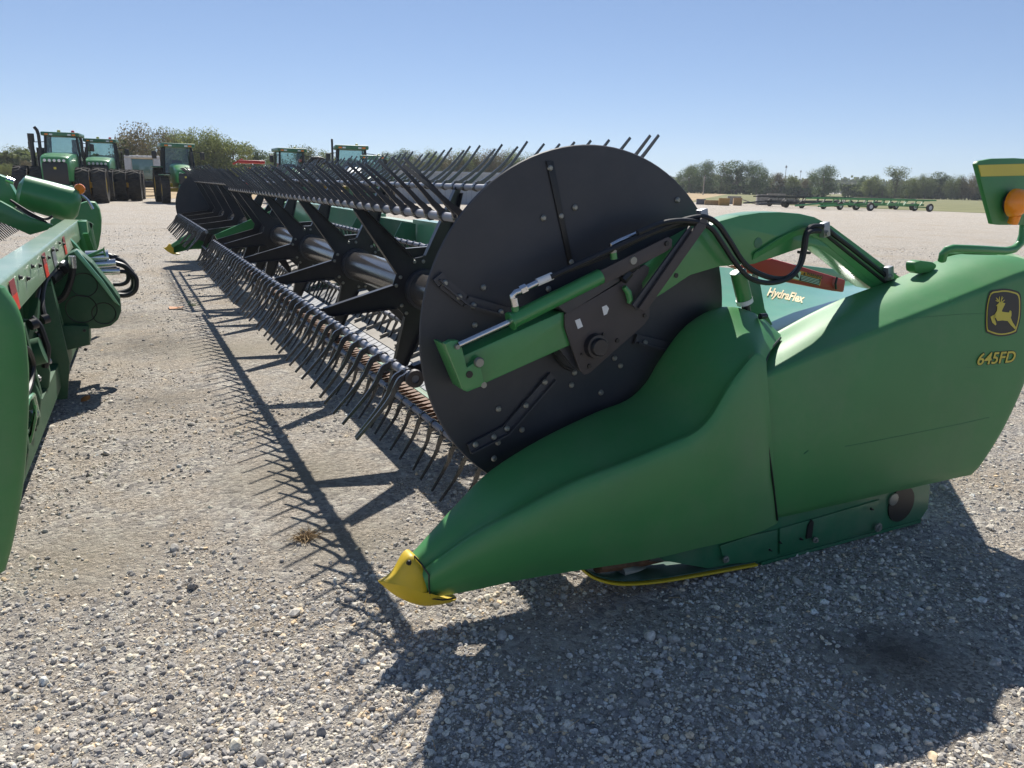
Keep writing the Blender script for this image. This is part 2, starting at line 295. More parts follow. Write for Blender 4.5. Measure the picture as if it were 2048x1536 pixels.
# gravel stones: one stuff object
def stones():
    pc = bpy.data.collections.new('stone_shapes')
    sm = bpy.data.materials.new('stone'); sm.use_nodes = True
    nt = sm.node_tree; b = nt.nodes['Principled BSDF']; L = nt.links.new
    oi = nd(nt, 'ShaderNodeObjectInfo'); cr = nd(nt, 'ShaderNodeValToRGB'); L(oi.outputs['Random'], cr.inputs[0]); e = cr.color_ramp
    e.elements[0].color = (0.227, 0.215, 0.206, 1); e.elements[1].color = (0.713, 0.713, 0.651, 1)
    for p, c in ((.25, (0.358, 0.337, 0.308)), (.5, (0.509, 0.474, 0.421)), (.72, (0.641, 0.583, 0.497)), (.86, (0.713, 0.655, 0.514)), (.93, (0.713, 0.528, 0.325)), (.96, (0.566, 0.546, 0.514))):
        x = e.elements.new(p); x.color = (*c, 1)
    tc = nd(nt, 'ShaderNodeTexCoord'); n = nd(nt, 'ShaderNodeTexNoise', Scale=2.5, Detail=5.); L(tc.outputs['Object'], n.inputs['Vector'])
    mr = nd(nt, 'ShaderNodeMapRange'); L(n.outputs['Fac'], mr.inputs[0]); mr.inputs[1].default_value = .3; mr.inputs[2].default_value = .7; mr.inputs[3].default_value = .72; mr.inputs[4].default_value = 1.25
    mx = nd(nt, 'ShaderNodeVectorMath', operation='SCALE'); L(cr.outputs[0], mx.inputs[0]); L(mr.outputs[0], mx.inputs['Scale']); L(mx.outputs[0], b.inputs['Base Color'])
    b.inputs['Roughness'].default_value = .85; b.inputs['Specular IOR Level'].default_value = .25
    rs = random.Random(3)
    for k in range(9):
        bm = bmesh.new(); bmesh.ops.create_icosphere(bm, subdivisions=2 if k < 6 else 1, radius=1)
        sx, sy, sz = rs.uniform(.75, 1.15), rs.uniform(.55, .9), rs.uniform(.4, .65); off = V(rs.random()*50, 0, 0)
        cuts = [(Vector((rs.gauss(0, 1), rs.gauss(0, 1), rs.gauss(0, 1))).normalized(), rs.uniform(.55, .85)) for _ in range(8)]
        for v in bm.verts:
            p = v.co.copy()
            for n_, d in cuts:
                t = p.dot(n_)
                if t > d: p -= n_*(t-d)*.85
            p *= 1+.12*noise.noise(p*1.7+off); v.co = V(p.x*sx, p.y*sy, p.z*sz)
        me = bpy.data.meshes.new('stone_shape'); bm.to_mesh(me); bm.free(); me.materials.append(sm)
        pc.objects.link(bpy.data.objects.new('stone_shape', me))
    rng = np.random.default_rng(5)
    def pts(N, r0, r1, a0, a1, s0, s1, mask):
        r = r0*np.exp(rng.random(N)*math.log(r1/r0)); th = rng.uniform(a0, a1, N)+YAW
        x, y = r*np.sin(th), r*np.cos(th); s = s0*(s1/s0)**(rng.random(N)**2.2)*(1+.03*r)
        k = np.ones(N, bool)
        if mask:
            q = np.array([noise.noise(V(a*.9, b*.9, 3.3))+.5*noise.noise(V(a*3.1, b*3.1, 9.)) for a, b in zip(x, y)])
            for (px, py, rad, c_, st) in PATCH:
                g_ = at(px, py, Z=0); q -= .9*st*np.clip(1.5-np.hypot(x-g_.x, y-g_.y)/rad, 0, 1)
            k = q + rng.normal(0, .25, N) > -.30+mask*(np.abs(x-.95) < .4)*(y > 2.4)
        return np.c_[x, y, s*rng.uniform(-.15, .22, N)][k], s[k]
    A = pts(150000, 1.0, 26, -R(52), R(50), .005, .017, .25); B = pts(200000, .95, 18, -R(52), R(50), .0025, .007, .01); C = pts(2200, 1.0, 18, -R(52), R(50), .016, .030, .3)
    co = np.vstack([A[0], B[0], C[0]]); sc = np.concatenate([A[1], B[1], C[1]]); n = len(co)
    me = bpy.data.meshes.new('gravel'); me.vertices.add(n); me.vertices.foreach_set('co', co.astype(np.float32).ravel())
    at_ = me.attributes.new('scl', 'FLOAT', 'POINT'); at_.data.foreach_set('value', sc.astype(np.float32))
    rot = np.c_[rng.normal(0, .45, n), rng.normal(0, .45, n), rng.uniform(0, 6.283, n)].astype(np.float32)
    ar = me.attributes.new('rot', 'FLOAT_VECTOR', 'POINT'); ar.data.foreach_set('vector', rot.ravel())
    ob = bpy.data.objects.new('gravel', me); COL.objects.link(ob); ob['kind'] = 'stuff'
    ng = bpy.data.node_groups.new('scatter_gravel', 'GeometryNodeTree')
    ng.interface.new_socket('Geometry', in_out='INPUT', socket_type='NodeSocketGeometry'); ng.interface.new_socket('Geometry', in_out='OUTPUT', socket_type='NodeSocketGeometry')
    N = ng.nodes.new; gi, go, io, ci = N('NodeGroupInput'), N('NodeGroupOutput'), N('GeometryNodeInstanceOnPoints'), N('GeometryNodeCollectionInfo')
    mp = N('GeometryNodeMeshToPoints')
    a1, a2 = N('GeometryNodeInputNamedAttribute'), N('GeometryNodeInputNamedAttribute')
    a1.data_type = 'FLOAT'; a1.inputs[0].default_value = 'scl'; a2.data_type = 'FLOAT_VECTOR'; a2.inputs[0].default_value = 'rot'
    ci.inputs[0].default_value = pc; ci.inputs[1].default_value = True; ci.inputs[2].default_value = True
    L = ng.links.new
    L(gi.outputs[0], mp.inputs[0]); L(mp.outputs[0], io.inputs['Points']); L(ci.outputs[0], io.inputs['Instance']); io.inputs['Pick Instance'].default_value = True
    L(a1.outputs[0], io.inputs['Scale']); L(a2.outputs[0], io.inputs['Rotation']); L(io.outputs[0], go.inputs[0])
    md = ob.modifiers.new('scatter', 'NODES'); md.node_group = ng
stones()

# ================================================================== MAIN HEADER
MH = thing('harvester_header', 'green harvester header with large black end disc and yellow nose tip, nearest the camera', 'harvester header', (1.7, 2.3, 0))
YM = 9.12
def mir(p): return V(p[0], 2*YM-p[1], p[2])
# --- front divider
FQ = [ # top, crease, bottom, and the three depths
 ((828,1115),(842,1140),(860,1196),2.50,2.45,2.44),((925,1008),(940,1070),(945,1181),2.56,2.42,2.38),((990,945),(1030,1020),(1052,1158),2.60,2.38,2.32),
 ((1090,882),(1140,962),(1170,1139),2.63,2.34,2.27),((1200,829),(1250,920),(1305,1118),2.65,2.30,2.23),((1262,804),(1330,887),(1390,1098),2.65,2.27,2.20),
 ((1302,768),(1385,862),(1452,1084),2.64,2.25,2.18),((1335,714),(1420,828),(1492,1073),2.62,2.235,2.165),((1383,653),(1452,775),(1524,1062),2.59,2.22,2.16),
 ((1450,618),(1484,733),(1542,1053),2.55,2.21,2.16),((1515,630),(1513,703),(1552,1048),2.49,2.20,2.165),((1562,670),(1532,716),(1556,1044),2.42,2.19,2.165)]
FP = []
for tp_, cr_, bt_, yt, yc, yo in FQ:
    L2 = lambda p, q, t: (p[0]*(1-t)+q[0]*t, p[1]*(1-t)+q[1]*t)
    FP.append([(*tp_, yt), (*L2(tp_, cr_, .45), yt*.52+yc*.48), (*L2(tp_, cr_, .93), yc+.022), (*L2(cr_, bt_, .06), yo+.012), (*L2(cr_, bt_, .4), yo-.012), (*L2(cr_, bt_, .75), yo), (*bt_, yo+.045)])
KB = [.92, .92, .92, .93, .945, .955, .965, .97, .975, .98, .985, .985]; KT = [.92, .92, .92, .925, .93, .93, .935, .94, .95, .965, .98, .985]
def divider(m, parent, mirror=False):
    g = []
    for ri, row in enumerate(FP):
        P = [at(a, b, Y=y*(KT[ri]*(1-j/6)+KB[ri]*j/6)) for j, (a, b, y) in enumerate(row)]
        P = [P[0]+V(.0, .07, -.09), P[0]+V(.002, .045, -.012)] + P
        if row is FP[0]: P[0] = P[2]+V(.02, .05, -.05)
        g.append([mir(p) for p in P] if mirror else P)
    mb = MB().patch(g, 4, 5, .014, inw=(0, -1 if mirror else 1, -.2)); return mb.build('divider_shell', m, parent)
def nose(parent, mirror=False):
    ol = ((829,1113),(838,1119),(848,1133),(856,1148),(858,1170),(858,1193),(885,1198),(916,1199),(905,1206),(880,1211),(850,1214),(825,1209),(800,1199),(782,1187),(768,1175),(758,1166),(766,1165),(780,1160),(793,1150),(802,1138),(810,1126),(819,1116))
    sm_ = []
    for i in range(len(ol)):
        p = [Vector(ol[(i+k) % len(ol)]) for k in (-1, 0, 1, 2)]
        for t in (0, .5): sm_.append(.5*((2*p[1])+(p[2]-p[0])*t+(2*p[0]-5*p[1]+4*p[2]-p[3])*t*t+(3*p[1]-p[0]-3*p[2]+p[3])*t**3))
    P = [at(q.x, q.y, Y=2.27) for q in sm_]; n = len(P); x0, x1 = min(p.x for p in P), at(858,1170,Y=2.27).x
    c = Vector((sum(p.x for p in P)/n, 0, sum(p.z for p in P)/n)); mb = MB(); rings = []
    for sc_k, dy in ((.30, -.052), (.62, -.046), (.86, -.032), (.97, -.014), (1, 0), (.985, .03), (.95, .07)):
        ring = []
        for p in P:
            q = V(c.x+(p.x-c.x)*sc_k, 0, c.z+(p.z-c.z)*sc_k); t = max(.04, min(1, (q.x-x0)/(x1-x0)))
            q.y = 2.285+dy*t**.7; ring.append(mir(q) if mirror else q)
        rings.append(ring)
    vs = [q for r_ in rings for q in r_]
    fs = [(i*n+k, i*n+(k+1) % n, (i+1)*n+(k+1) % n, (i+1)*n+k) for i in range(6) for k in range(n)]+[tuple(range(n)), tuple(range(6*n, 7*n))]
    mb.add(vs, fs, True)
    return mb.build('nose_tip', M['yellow'], parent)
dv = divider(M['plastic'], MH); nt_ = nose(MH)
MB().lathe([(.0, -.006), (.008, -.006), (.01, 0)], at(817,1124,Y=2.25)+V(0, -.004, 0), (0, 1, 0), 10).build('screw', M['kdecal'], nt_)
MB().tube([at(a, b, Y=y*.919) for a, b, y in ((829,1112,2.475),(843,1128,2.44),(858,1150,2.425),(858,1172,2.425),(861,1197,2.44),(885,1200,2.42),(912,1196,2.42))], .003, 6).build('edge_seal', M['kdecal'], nt_)
divider(M['plastic'], MH, True); nose(MH, True)
# black backing under the divider
# --- rear end shell
tops = [(2.52,.905),(2.78,1.0),(3.01,1.07),(3.34,1.145),(3.66,1.225),(3.86,1.252),(3.98,1.24)]
def cz(x): return .85+.226*(x-2.22)
g = []
cre = [2.20, 2.50, 2.80, 3.12, 3.45, 3.75, 3.93]; bot = [2.375, 2.60, 2.86, 3.15, 3.45, 3.66, 3.755]
for i in range(7):
    (tx, tz), cx_, bx = tops[i], cre[i], bot[i]; z0 = cz(cx_)-(.0 if i < 6 else .01); zb = .175
    yi = 2.5 + .02*(i >= 4)*(i-3)
    kk = (.985, .975, .965, .955, .945, .935, .93)[i]
    def L_(t, dx=0): return (cx_*(1-t)+bx*t+dx, z0*(1-t)+zb*t)
    bul = (0, 0, 0, 0, .02, .05, .09)[i]
    P = [V(tx+.01, yi+.05, tz-.10), V(tx+.004, yi+.035, tz-.012), V(tx, yi, tz), V(tx*.5+cx_*.5+.01, (yi+2.2)/2-.012, (tz+z0)/2+.028), V(cx_*.85+tx*.15, 2.2+.025, z0*.88+tz*.12+.004),
         V(cx_, 2.196, z0-.012), V(L_(.06)[0], 2.186, L_(.06)[1])]
    for t, y in ((.25, 2.172), (.5, 2.165), (.75, 2.178), (.93, 2.205), (1., 2.235)):
        x, z = L_(t, bul*math.sin(math.pi*min(t+.05, 1))); P.append(V(x, y, z))
    g.append([V(p.x*kk, p.y*kk, H-(H-p.z)*kk) for p in P])
last = [p.copy() for p in g[-1]]
for p in last: p.y += .10; p.x -= .01
for j, p in enumerate(g[-1]): pass
g.append([p+V(.012, .03, 0) for p in g[-1]]); g.append([p+V(-.005, .12, 0) for p in g[-2]])
pre = [p+V(-.07, .022, -.004) for p in g[0]]; g = [pre]+g
rear = MB().patch(g, 5, 4, .010, inw=(0, 1, -.3))
RS = rear.build('rear_end_shell', M['plastic'], MH)
# mirrored far one
MB().patch([[mir(p) for p in r] for r in g], 3, 2, .010, inw=(0, -1, -.3)).build('rear_end_shell', M['plastic'], MH)
MB().tube([at(a, b, Y=y) for a, b, y in ((1561,676,2.34),(1540,700,2.24),(1529,730,2.17),(1525,765,2.145),(1526,800,2.13),(1533,870,2.125),(1545,955,2.125),(1555,1040,2.17))], .0045, 6).build('seam_gap', M['kdecal'], RS)
# surface lookup for decals
from mathutils.bvhtree import BVHTree
bvh = BVHTree.FromPolygons([Vector(v) for v in rear.v], rear.f)
def onshell(x, z, off=.0025):
    d = (V(x, 2.0, z)-V(0, 0, H)).normalized(); h = bvh.ray_cast(V(0, 0, H), d)
    return (h[0] if h[0] else V(x, 2.0, z))-d*off*1.6
def decal(polys, m, name, parent, off, lines=False):
    mb = MB()
    for poly in polys:
        bm = bmesh.new(); f = bm.faces.new([bm.verts.new((p[0], 0, p[1])) for p in poly])
        bmesh.ops.triangulate(bm, faces=[f]); bmesh.ops.subdivide_edges(bm, edges=bm.edges[:], cuts=2, use_grid_fill=True)
        bmesh.ops.triangulate(bm, faces=bm.faces[:]); bm.verts.index_update()
        mb.add([onshell(v.co.x, v.co.z, off) for v in bm.verts], [[v.index for v in f.verts] for f in bm.faces], True); bm.free()
    return mb.build(name, m, parent)
def zp(x, y): p = at(1380+x/3.066, 400+y/3.066, Y=2.0); return (p.x, p.z)
def smooth_poly(pts, n=5):
    o = []; N = len(pts)
    for i in range(N):
        p = [Vector(pts[(i+k) % N]) for k in (-1, 0, 1, 2)]
        for k in range(n):
            t = k/n; o.append(tuple(.5*((2*p[1])+(p[2]-p[0])*t+(2*p[0]-5*p[1]+4*p[2]-p[3])*t*t+(3*p[1]-p[0]-3*p[2]+p[3])*t**3)))
    return o
outer = [zp(*q) for q in ((1838,562),(1885,548),(1932,543),(1985,552),(2026,575),(2032,660),(2026,730),(2008,800),(1998,816),(1950,832),(1890,836),(1830,818),(1812,800),(1810,720),(1816,640))]
cxm = sum(p[0] for p in outer)/15; czm = sum(p[1] for p in outer)/15
sc_ = lambda k: [(cxm+(p[0]-cxm)*k, czm+(p[1]-czm)*k) for p in outer]
decal([smooth_poly(sc_(1.0), 3)], M['kdecal'], 'emblem_plate', RS, .002)
decal([smooth_poly(sc_(.93), 3)], M['ydecal'], 'emblem_ring', RS, .0035)
decal([smooth_poly(sc_(.87), 3)], M['kdecal'], 'emblem_field', RS, .005)
def thick(a, b, w): a, b = V(*a, 0), V(*b, 0); n = V(-(b-a).y, (b-a).x, 0).normalized()*w; return [tuple((a+n)[:2]), tuple((b+n*.5)[:2]), tuple((b-n*.5)[:2]), tuple((a-n)[:2])]
deer = [[(1934,634),(1916,646),(1910,662),(1910,684),(1935,688),(1956,690),(1962,676),(1971,682),(1972,706),(1967,722),(1980,752),(1999,780),(1993,793),(1966,766),(1948,742),(1915,738),(1886,742),(1874,722),(1857,722),(1863,744),(1879,762),(1873,769),(1853,751),(1843,716),(1862,705),(1880,697),(1887,668),(1884,652),(1876,648),(1892,640),(1897,628),(1912,626)]]
for a, b in (((1902,634),(1884,604)),((1887,614),(1877,598)),((1906,632),(1914,590)),((1909,612),(1921,598)),((1896,622),(1898,592)),((1912,628),(1930,612)),((1890,622),(1874,616))): deer.append(thick(a, b, 3.4))
decal([[zp(*q) for q in pl] for pl in deer], M['ydecal'], 'leaping_deer', RS, .0065)
def text_mesh(body, size, m, name, parent, place, shear=0., bold=0., extrude=0.):
    cu = bpy.data.curves.new(name, 'FONT'); cu.body = body; cu.size = size; cu.shear = shear; cu.offset = bold; cu.extrude = extrude; cu.resolution_u = 4
    ob = bpy.data.objects.new(name, cu); COL.objects.link(ob); dg = bpy.context.evaluated_depsgraph_get(); me0 = ob.evaluated_get(dg).to_mesh()
    vs = [v.co.copy() for v in me0.vertices]; fs = [tuple(p.vertices) for p in me0.polygons]; ob.evaluated_get(dg).to_mesh_clear(); bpy.data.objects.remove(ob); bpy.data.curves.remove(cu)
    return MB().add([place(v) for v in vs], fs).build(name, m, parent)
def place_num(off):
    a = V(*zp(1755,1012), 0); b = V(*zp(2018,990), 0); c = V(*zp(1765,942), 0)
    ux = (b-a); uz = (c-a)
    def f(v):
        p = a + ux*(v.x/3.05) + uz*(v.y/.70); return onshell(p.x, p.y, off)
    return f
text_mesh('645FD', 1., M['kdecal'], 'model_number_outline', RS, place_num(.0025), shear=.12, bold=.055)
text_mesh('645FD', 1., M['ydecal'], 'model_number', RS, place_num(.0045), shear=.12, bold=.018)
# scratch seam lines + knob tab on shell top
gl = MB(); gl.prism([at(x, y, Y=2.32) for x, y in ((1829,531),(1832,524),(1842,521),(1866,524),(1874,529),(1873,536),(1862,545),(1838,548),(1831,543))], (0, .05, 0), .008); gl.build('grip_lip', M['plastic'], RS)
def streak(pts, r_, name):
    o = []
    for i in range(len(pts)-1):
        for k in range(6):
            t = k/6; px, py = pts[i][0]*(1-t)+pts[i+1][0]*t, pts[i][1]*(1-t)+pts[i+1][1]*t; d = at(px, py, D=1)-V(0, 0, H); h = bvh.ray_cast(V(0, 0, H), d)
            if h[0]: o.append(h[0]-d*r_*.1)
    if len(o) > 2: MB().tube(o, r_, 5).build(name, M['scuff'], RS)
M['scuff'] = mat('scuffed_green_plastic', (.034, .16, .06), .5)
streak([(1690,893),(1760,880),(1850,862),(1920,848),(1990,832)], .0016, 'scuff_mark'); streak([(1790,640),(1850,634),(1930,628),(2040,626)], .0010, 'mould_line'); streak([(1608,908),(1618,900)], .003, 'scuff_mark')
streak([(1932,735),(2040,733)], .0006, 'decal_edge')
# --- lower end frame
fr = MB()
out = [(1290,1100),(1330,1122),(1420,1138),(1515,1127),(1840,1041),(1856,1018),(1861,970),(1800,960),(1500,1000)]
fr.prism([at(a, b, Y=2.19) for a, b in out], (0, .03, 0), .004)
fr.prism([at(a, b, Y=2.18) for a, b in ((1440,1092),(1500,1072),(1555,1060),(1555,1112),(1500,1126),(1450,1128))], (0, .012, 0), .003)
fr.prism([at(a, b, Y=2.18) for a, b in ((1560,1058),(1760,1000),(1742,1060),(1560,1108))], (0, .012, 0), .003)
fr.beam(at(1520,1128,Y=2.19)+V(0, .02, .005), at(1838,1043,Y=2.19)+V(0, .02, .005), .06, .014)
FR = fr.build('end_frame', M['greend'], MH)
MB().lathe([(0, -.004), (.088, -.004), (.088, .01)], at(1802,1008,Y=2.187), (0, 1, 0), 24).build('drive_pocket', M['kdecal'], FR)
h_ = at(1790,1000,Y=2.175); MB().lathe([(0, 0), (.012, 0), (.03, .004), (.03, .012)], h_, (0, 1, 0), 12).build('hub_nut', M['zinc'], FR)
for a, b, r in ((1757,1055,.022),(1452,1119,.015),(1631,1080,.014),(1602,1078,.006),(1540,1100,.005),(1560,1085,.005),(1743,1018,.006)):
    c = at(a, b, Y=2.165); MB().lathe([(0, -.012), (r*.5, -.012), (r*.55, -.004), (r, -.003), (r, .004)], c, (0, 1, 0), 12).build('bolt', M['zinc'] if r > .01 else M['kdecal'], FR)
MB().prism([at(a, b, Y=2.172) for a, b in ((1617,1052),(1624,1040),(1628,1044),(1624,1075),(1613,1078))], (0, .01, 0)).build('slot', M['kdecal'], FR)
MB().tube([at(1425,1120,Y=2.22)+V(0, .02, .02), at(1300,1122,Y=2.26)+V(0, .02, .02)], .03, 12).build('pivot_pin', M['zinc'], FR)
sk = [at(x, y, Y=2.17) for x, y in ((1160,1128),(1175,1146),(1205,1161),(1250,1168),(1320,1163),(1400,1150),(1516,1129))]
s2 = MB(); g = [[p + V(0, w, 0) for w in (0, .06, .14, .2)] for p in sk]
s2.patch(g, 4, 1, .008); s2.build('skid_shoe', M['yellow'], MH)
g = [[p + V(0, w, .012) for w in (.006, .06, .14, .22)] for p in sk]
MB().patch(g, 4, 1, .004).build('skid_shoe', mat('dark_green_skid', (.014, .07, .04), .5, dust=.3), MH)
MB().tube([at(1195,1135,Y=2.2), at(1260,1128,Y=2.28), at(1330,1112,Y=2.28)], .022, 8).build('knife_drive', M['rust'], MH)
MB().tube([at(1240,1147,Y=2.24), at(1282,1140,Y=2.28)], .026, 10).build('knife_head', M['zinc'], MH)
M['disc'] = mat('worn_black_disc', (.030, .033, .041), .40, var=.25, vscale=2.2, dust=.28, dustcol=(.12, .11, .10), bump=.05, bscale=8, spec=.5)
# --- end disc
DY, DC, DR = 2.56, (1.611, 1.004), .689
def disc(y, inner, name='end_disc'):
    n = 96; vs = []
    for k in range(n):
        a = 2*math.pi*k/n; vs.append(V(DC[0]+DR*math.cos(a), y, DC[1]+DR*math.sin(a)))
    return MB().prism(vs, (0, .006*inner, 0)).build(name, M['disc'], MH)
D1 = disc(DY, 1); disc(2*YM-DY, -1)
rim = MB(); rim.tube([V(DC[0]+DR*math.cos(a), DY+.006, DC[1]+DR*math.sin(a)) for a in [2*math.pi*k/96 for k in range(97)]], .006, 6, False); rim.build('disc_rim', M['black'], D1)
def dsk(x, y, off=0.): return at(x, y, Y=DY-off)
fold = MB(); a, b = dsk(1091,322), dsk(1137,535); fold.prism([a, a+V(.030, 0, .0), b+V(.02, 0, 0), b], (0, -.007, 0), .002); fold.build('fold_seam', M['kdecal'], D1)
bolts = [(1100,336),(1087,436),(1122,432),(1150,415),(1142,524),(1355,400),(967,575),(950,650),(1097,578),(1202,785),(1149,745),(1143,770),(1241,731),(997,818),(1044,859),(988,917),(996,885),(890,566),(919,594),(947,611),(1002,624),(1090,764),(1052,811),(1014,857),(988,874),(951,889),(1290,685),(1229,716)]
bm_ = MB().lathe([(0, -.008), (.007, -.008), (.011, -.004), (.0125, 0)], (0, 0, 0), (0, 1, 0), 10).mesh('bolt', M['zinc'])
for q in bolts: link('bolt', bm_, D1, dsk(*q, .022 if q[0] in (890,919,947,1002,1090,1052,1014,988,951,1290) else .003))
def strap(pts, w, name, m, parent, y, d=.012):
    mb = MB()
    for i in range(len(pts)-1): mb.beam(at(*pts[i], Y=y), at(*pts[i+1], Y=y), d, w, up=(at(*pts[i+1], Y=y)-at(*pts[i], Y=y)).cross(V(0, 1, 0)))
    return mb.build(name, m, parent)
def angle_iron(pts, name):
    st = strap(pts, .042, name, M['black'], D1, DY-.012)
    mb = MB()
    for i in range(len(pts)-1):
        mb.beam(at(pts[i][0]+4, pts[i][1]+7, Y=DY-.02), at(pts[i+1][0]+4, pts[i+1][1]+7, Y=DY-.02), .03, .006, up=(at(*pts[i+1], Y=DY)-at(*pts[i], Y=DY)).cross(V(0, 1, 0)))
    mb.build('flange', M['black'], st)
angle_iron([(875,552),(885,565),(930,602),(1035,632)], 'brace_strip'); angle_iron([(1106,752),(1045,822),(1012,860),(938,898)], 'brace_strip'); angle_iron([(1270,678),(1345,697)], 'brace_strip')
MB().tube([dsk(x, y, .015) for x, y in ((1105,705),(1115,720),(1128,733),(1145,741))], .006, 6).build('pull_wire', M['rubber'], D1)
# --- reel arm (front beam, arch)
AY = 2.43
arm = MB()
arm.prism([at(a, b, Y=AY) for a, b in ((925,712),(1120,625),(1134,624),(1140,634),(1138,640),(1131,648),(1135,672),(1142,690),(935,783))], (0, .09, 0), .006)
arch = [(1285,530),(1330,500),(1400,461),(1440,442),(1480,431),(1520,425),(1560,424),(1600,427),(1630,434),(1665,452),(1700,478),(1740,508),(1780,538),(1815,565),(1800,590),(1745,578),(1720,560),(1698,541),(1672,520),(1648,503),(1632,495),(1621,493),(1600,497),(1560,511),(1510,528),(1440,533),(1380,551),(1330,585),(1270,620),(1225,640),(1180,600)]
arm.prism([at(a, b, Y=AY) for a, b in arch], (0, .10, 0), .007)
AR = arm.build('reel_arm', M['green'], MH)
# ribs on the arch: raised edge + channel groove
rb = MB()
g = [[at(a, b, Y=AY-.002), at(c, d, Y=AY-.012), at(e, f, Y=AY-.002)] for a, b, c, d, e, f in
     ((1505,520,1512,505,1530,500),(1560,490,1565,472,1580,470),(1600,470,1610,455,1622,455),(1640,480,1655,462,1668,462),(1680,512,1695,496,1705,492),(1720,545,1733,530,1742,522),(1760,575,1775,560,1785,555))]
rb.patch(g, 5, 4, .004); rb.build('arm_rib', M['green'], AR)
MB().tube([at(a, b, Y=AY-.012) for a, b in ((1648,452),(1668,470),(1700,494),(1740,526),(1790,566))], .011, 8).build('arm_hose', M['rubber'], AR)
MB().tube([at(a, b, Y=AY-.010) for a, b in ((1640,458),(1660,476),(1692,502),(1730,532),(1780,572))], .008, 8).build('arm_hose', M['rubber'], AR)
hole = MB().lathe([(0, -.003), (.010, -.003), (.010, .002)], at(1352,551,Y=AY)+V(0, 0, 0), (0, 1, 0), 12); hole.build('hole', M['kdecal'], AR)
MB().lathe([(0, -.0035), (.022, -.002), (.022, .002)], at(1516,486,Y=AY), (0, 1, 0), 16).build('hole', M['greend'], AR)
# end bracket
br = MB(); br.prism([at(a, b, Y=AY-.03) for a, b in ((890,688),(902,681),(917,681),(922,686),(934,735),(958,720),(970,770),(935,784),(926,780))], (0, .03, 0), .004)
br.prism([at(a, b, Y=AY) for a, b in ((889,690),(898,690),(936,782),(928,782))], (0, .11, 0), .003)
BK = br.build('arm_bracket', M['green'], AR)
for a, b, r in ((957,724,.019),(913,693,.010)): MB().lathe([(0, -.014), (r*.8, -.014), (r, -.006), (r, 0)], at(a, b, Y=AY-.03), (0, 1, 0), 12).build('bolt', M['zinc'], BK)
MB().lathe([(0, -.001), (.013, -.001), (.013, .001)], at(939,749,Y=AY-.032), (0, 1, 0), 14).build('hole', M['kdecal'], BK)
MB().lathe([(0, -.01), (.011, -.01), (.011, 0)], at(966,769,Y=AY-.02), (0, 1, 0), 12).build('bolt', M['zinc'], BK)
# position cylinder
cy = MB(); a, b = at(1020,643,Y=AY-.035), at(1200,553,Y=AY-.035); cy.tube([a, a+(b-a)*.02, a+(b-a)*.021, b], [.034, .034, .029, .029], 20)
CYL = cy.build('position_cylinder', M['green'], AR)
MB().tube([at(917,690,Y=AY-.035), a], .0115, 12).build('cylinder_rod', M['chrome'], CYL)
def fit(pts, r, m, name, n=10): return MB().tube(pts, r, n).build(name, m, CYL)
FY = AY-.035
fit([at(1032,627,Y=FY), at(1029,608,Y=FY)], .014, M['green'], 'port'); fit([at(1030,612,Y=FY), at(1027,596,Y=FY)], .0155, M['chrome'], 'fitting')
fit([at(1027,603,Y=FY), at(1024,591,Y=FY), at(1030,585,Y=FY), at(1045,580,Y=FY)], .0125, M['chrome'], 'elbow_fitting')
fit([at(1040,582,Y=FY), at(1052,576,Y=FY)], .017, M['chrome'], 'fitting', 6); fit([at(1052,576,Y=FY), at(1078,563,Y=FY)], .0125, M['chrome'], 'fitting')
fit([at(1074,565,Y=FY), at(1104,552,Y=FY)], .0145, M['white'], 'hose_crimp')
fit([at(1228,518,Y=FY), at(1226,502,Y=FY)], .013, M['green'], 'port'); fit([at(1226,505,Y=FY), at(1225,498,Y=FY)], .015, M['zinc'], 'fitting')
fit([at(1224,497,Y=FY+.02), at(1222,490,Y=FY+.02), at(1238,482,Y=FY+.02), at(1278,465,Y=FY+.02)], .010, M['chrome'], 'elbow_fitting')
def path(pts, y, r, name, m, parent, n=8):
    P = [at(p[0], p[1], Y=(p[2] if len(p) > 2 else y)) for p in pts]; o = []
    for i in range(len(P)-1):
        p0 = P[i-1] if i else P[0]; p3 = P[i+2] if i+2 < len(P) else P[i+1]
        for k in range(5):
            t = k/5; o.append(.5*((2*P[i])+(P[i+1]-p0)*t+(2*p0-5*P[i]+4*P[i+1]-p3)*t*t+(3*P[i]-p0-3*P[i+1]+p3)*t**3))
    return MB().tube(o+[P[-1]], r, n).build(name, m, parent)
path([(1100,554),(1160,527),(1220,500),(1290,470),(1350,446),(1400,434),(1432,445),(1458,480),(1490,528),(1530,552),(1570,557),(1596,536),(1606,505),(1611,472),(1622,454),(1645,453)], AY-.04, .0115, 'hydraulic_hose', M['rubber'], AR)
path([(1275,466),(1330,445),(1380,442),(1420,455),(1445,488),(1470,525),(1500,556),(1540,566),(1580,555),(1602,528),(1610,495),(1616,466),(1640,462)], AY-.055, .0105, 'hydraulic_hose', M['rubber'], AR)
path([(1100,552),(1200,516),(1300,468),(1360,450),(1400,447)], AY-.02, .010, 'hydraulic_hose', M['rubber'], AR)
MB().tube([at(1596,504,Y=AY-.05), at(1620,506,Y=AY-.05)], .006, 6).build('cable_tie', M['rubber'], AR)
for (a, b) in ((1405,434),(1649,459),(1777,546)):
    c = MB().box(at(a, b, Y=AY-.02)+V(0, 0, 0), (.036, .03, .062), Matrix.Rotation(R(-14), 3, 'Y'), .003).build('hose_clamp', M['steelgrey'], AR)
    MB().lathe([(0, -.012), (.009, -.012), (.012, -.004), (.015, -.003), (.015, 0)], at(a+3, b+8, Y=AY-.036), (0, 1, 0), 8).build('bolt', M['zinc'], c)
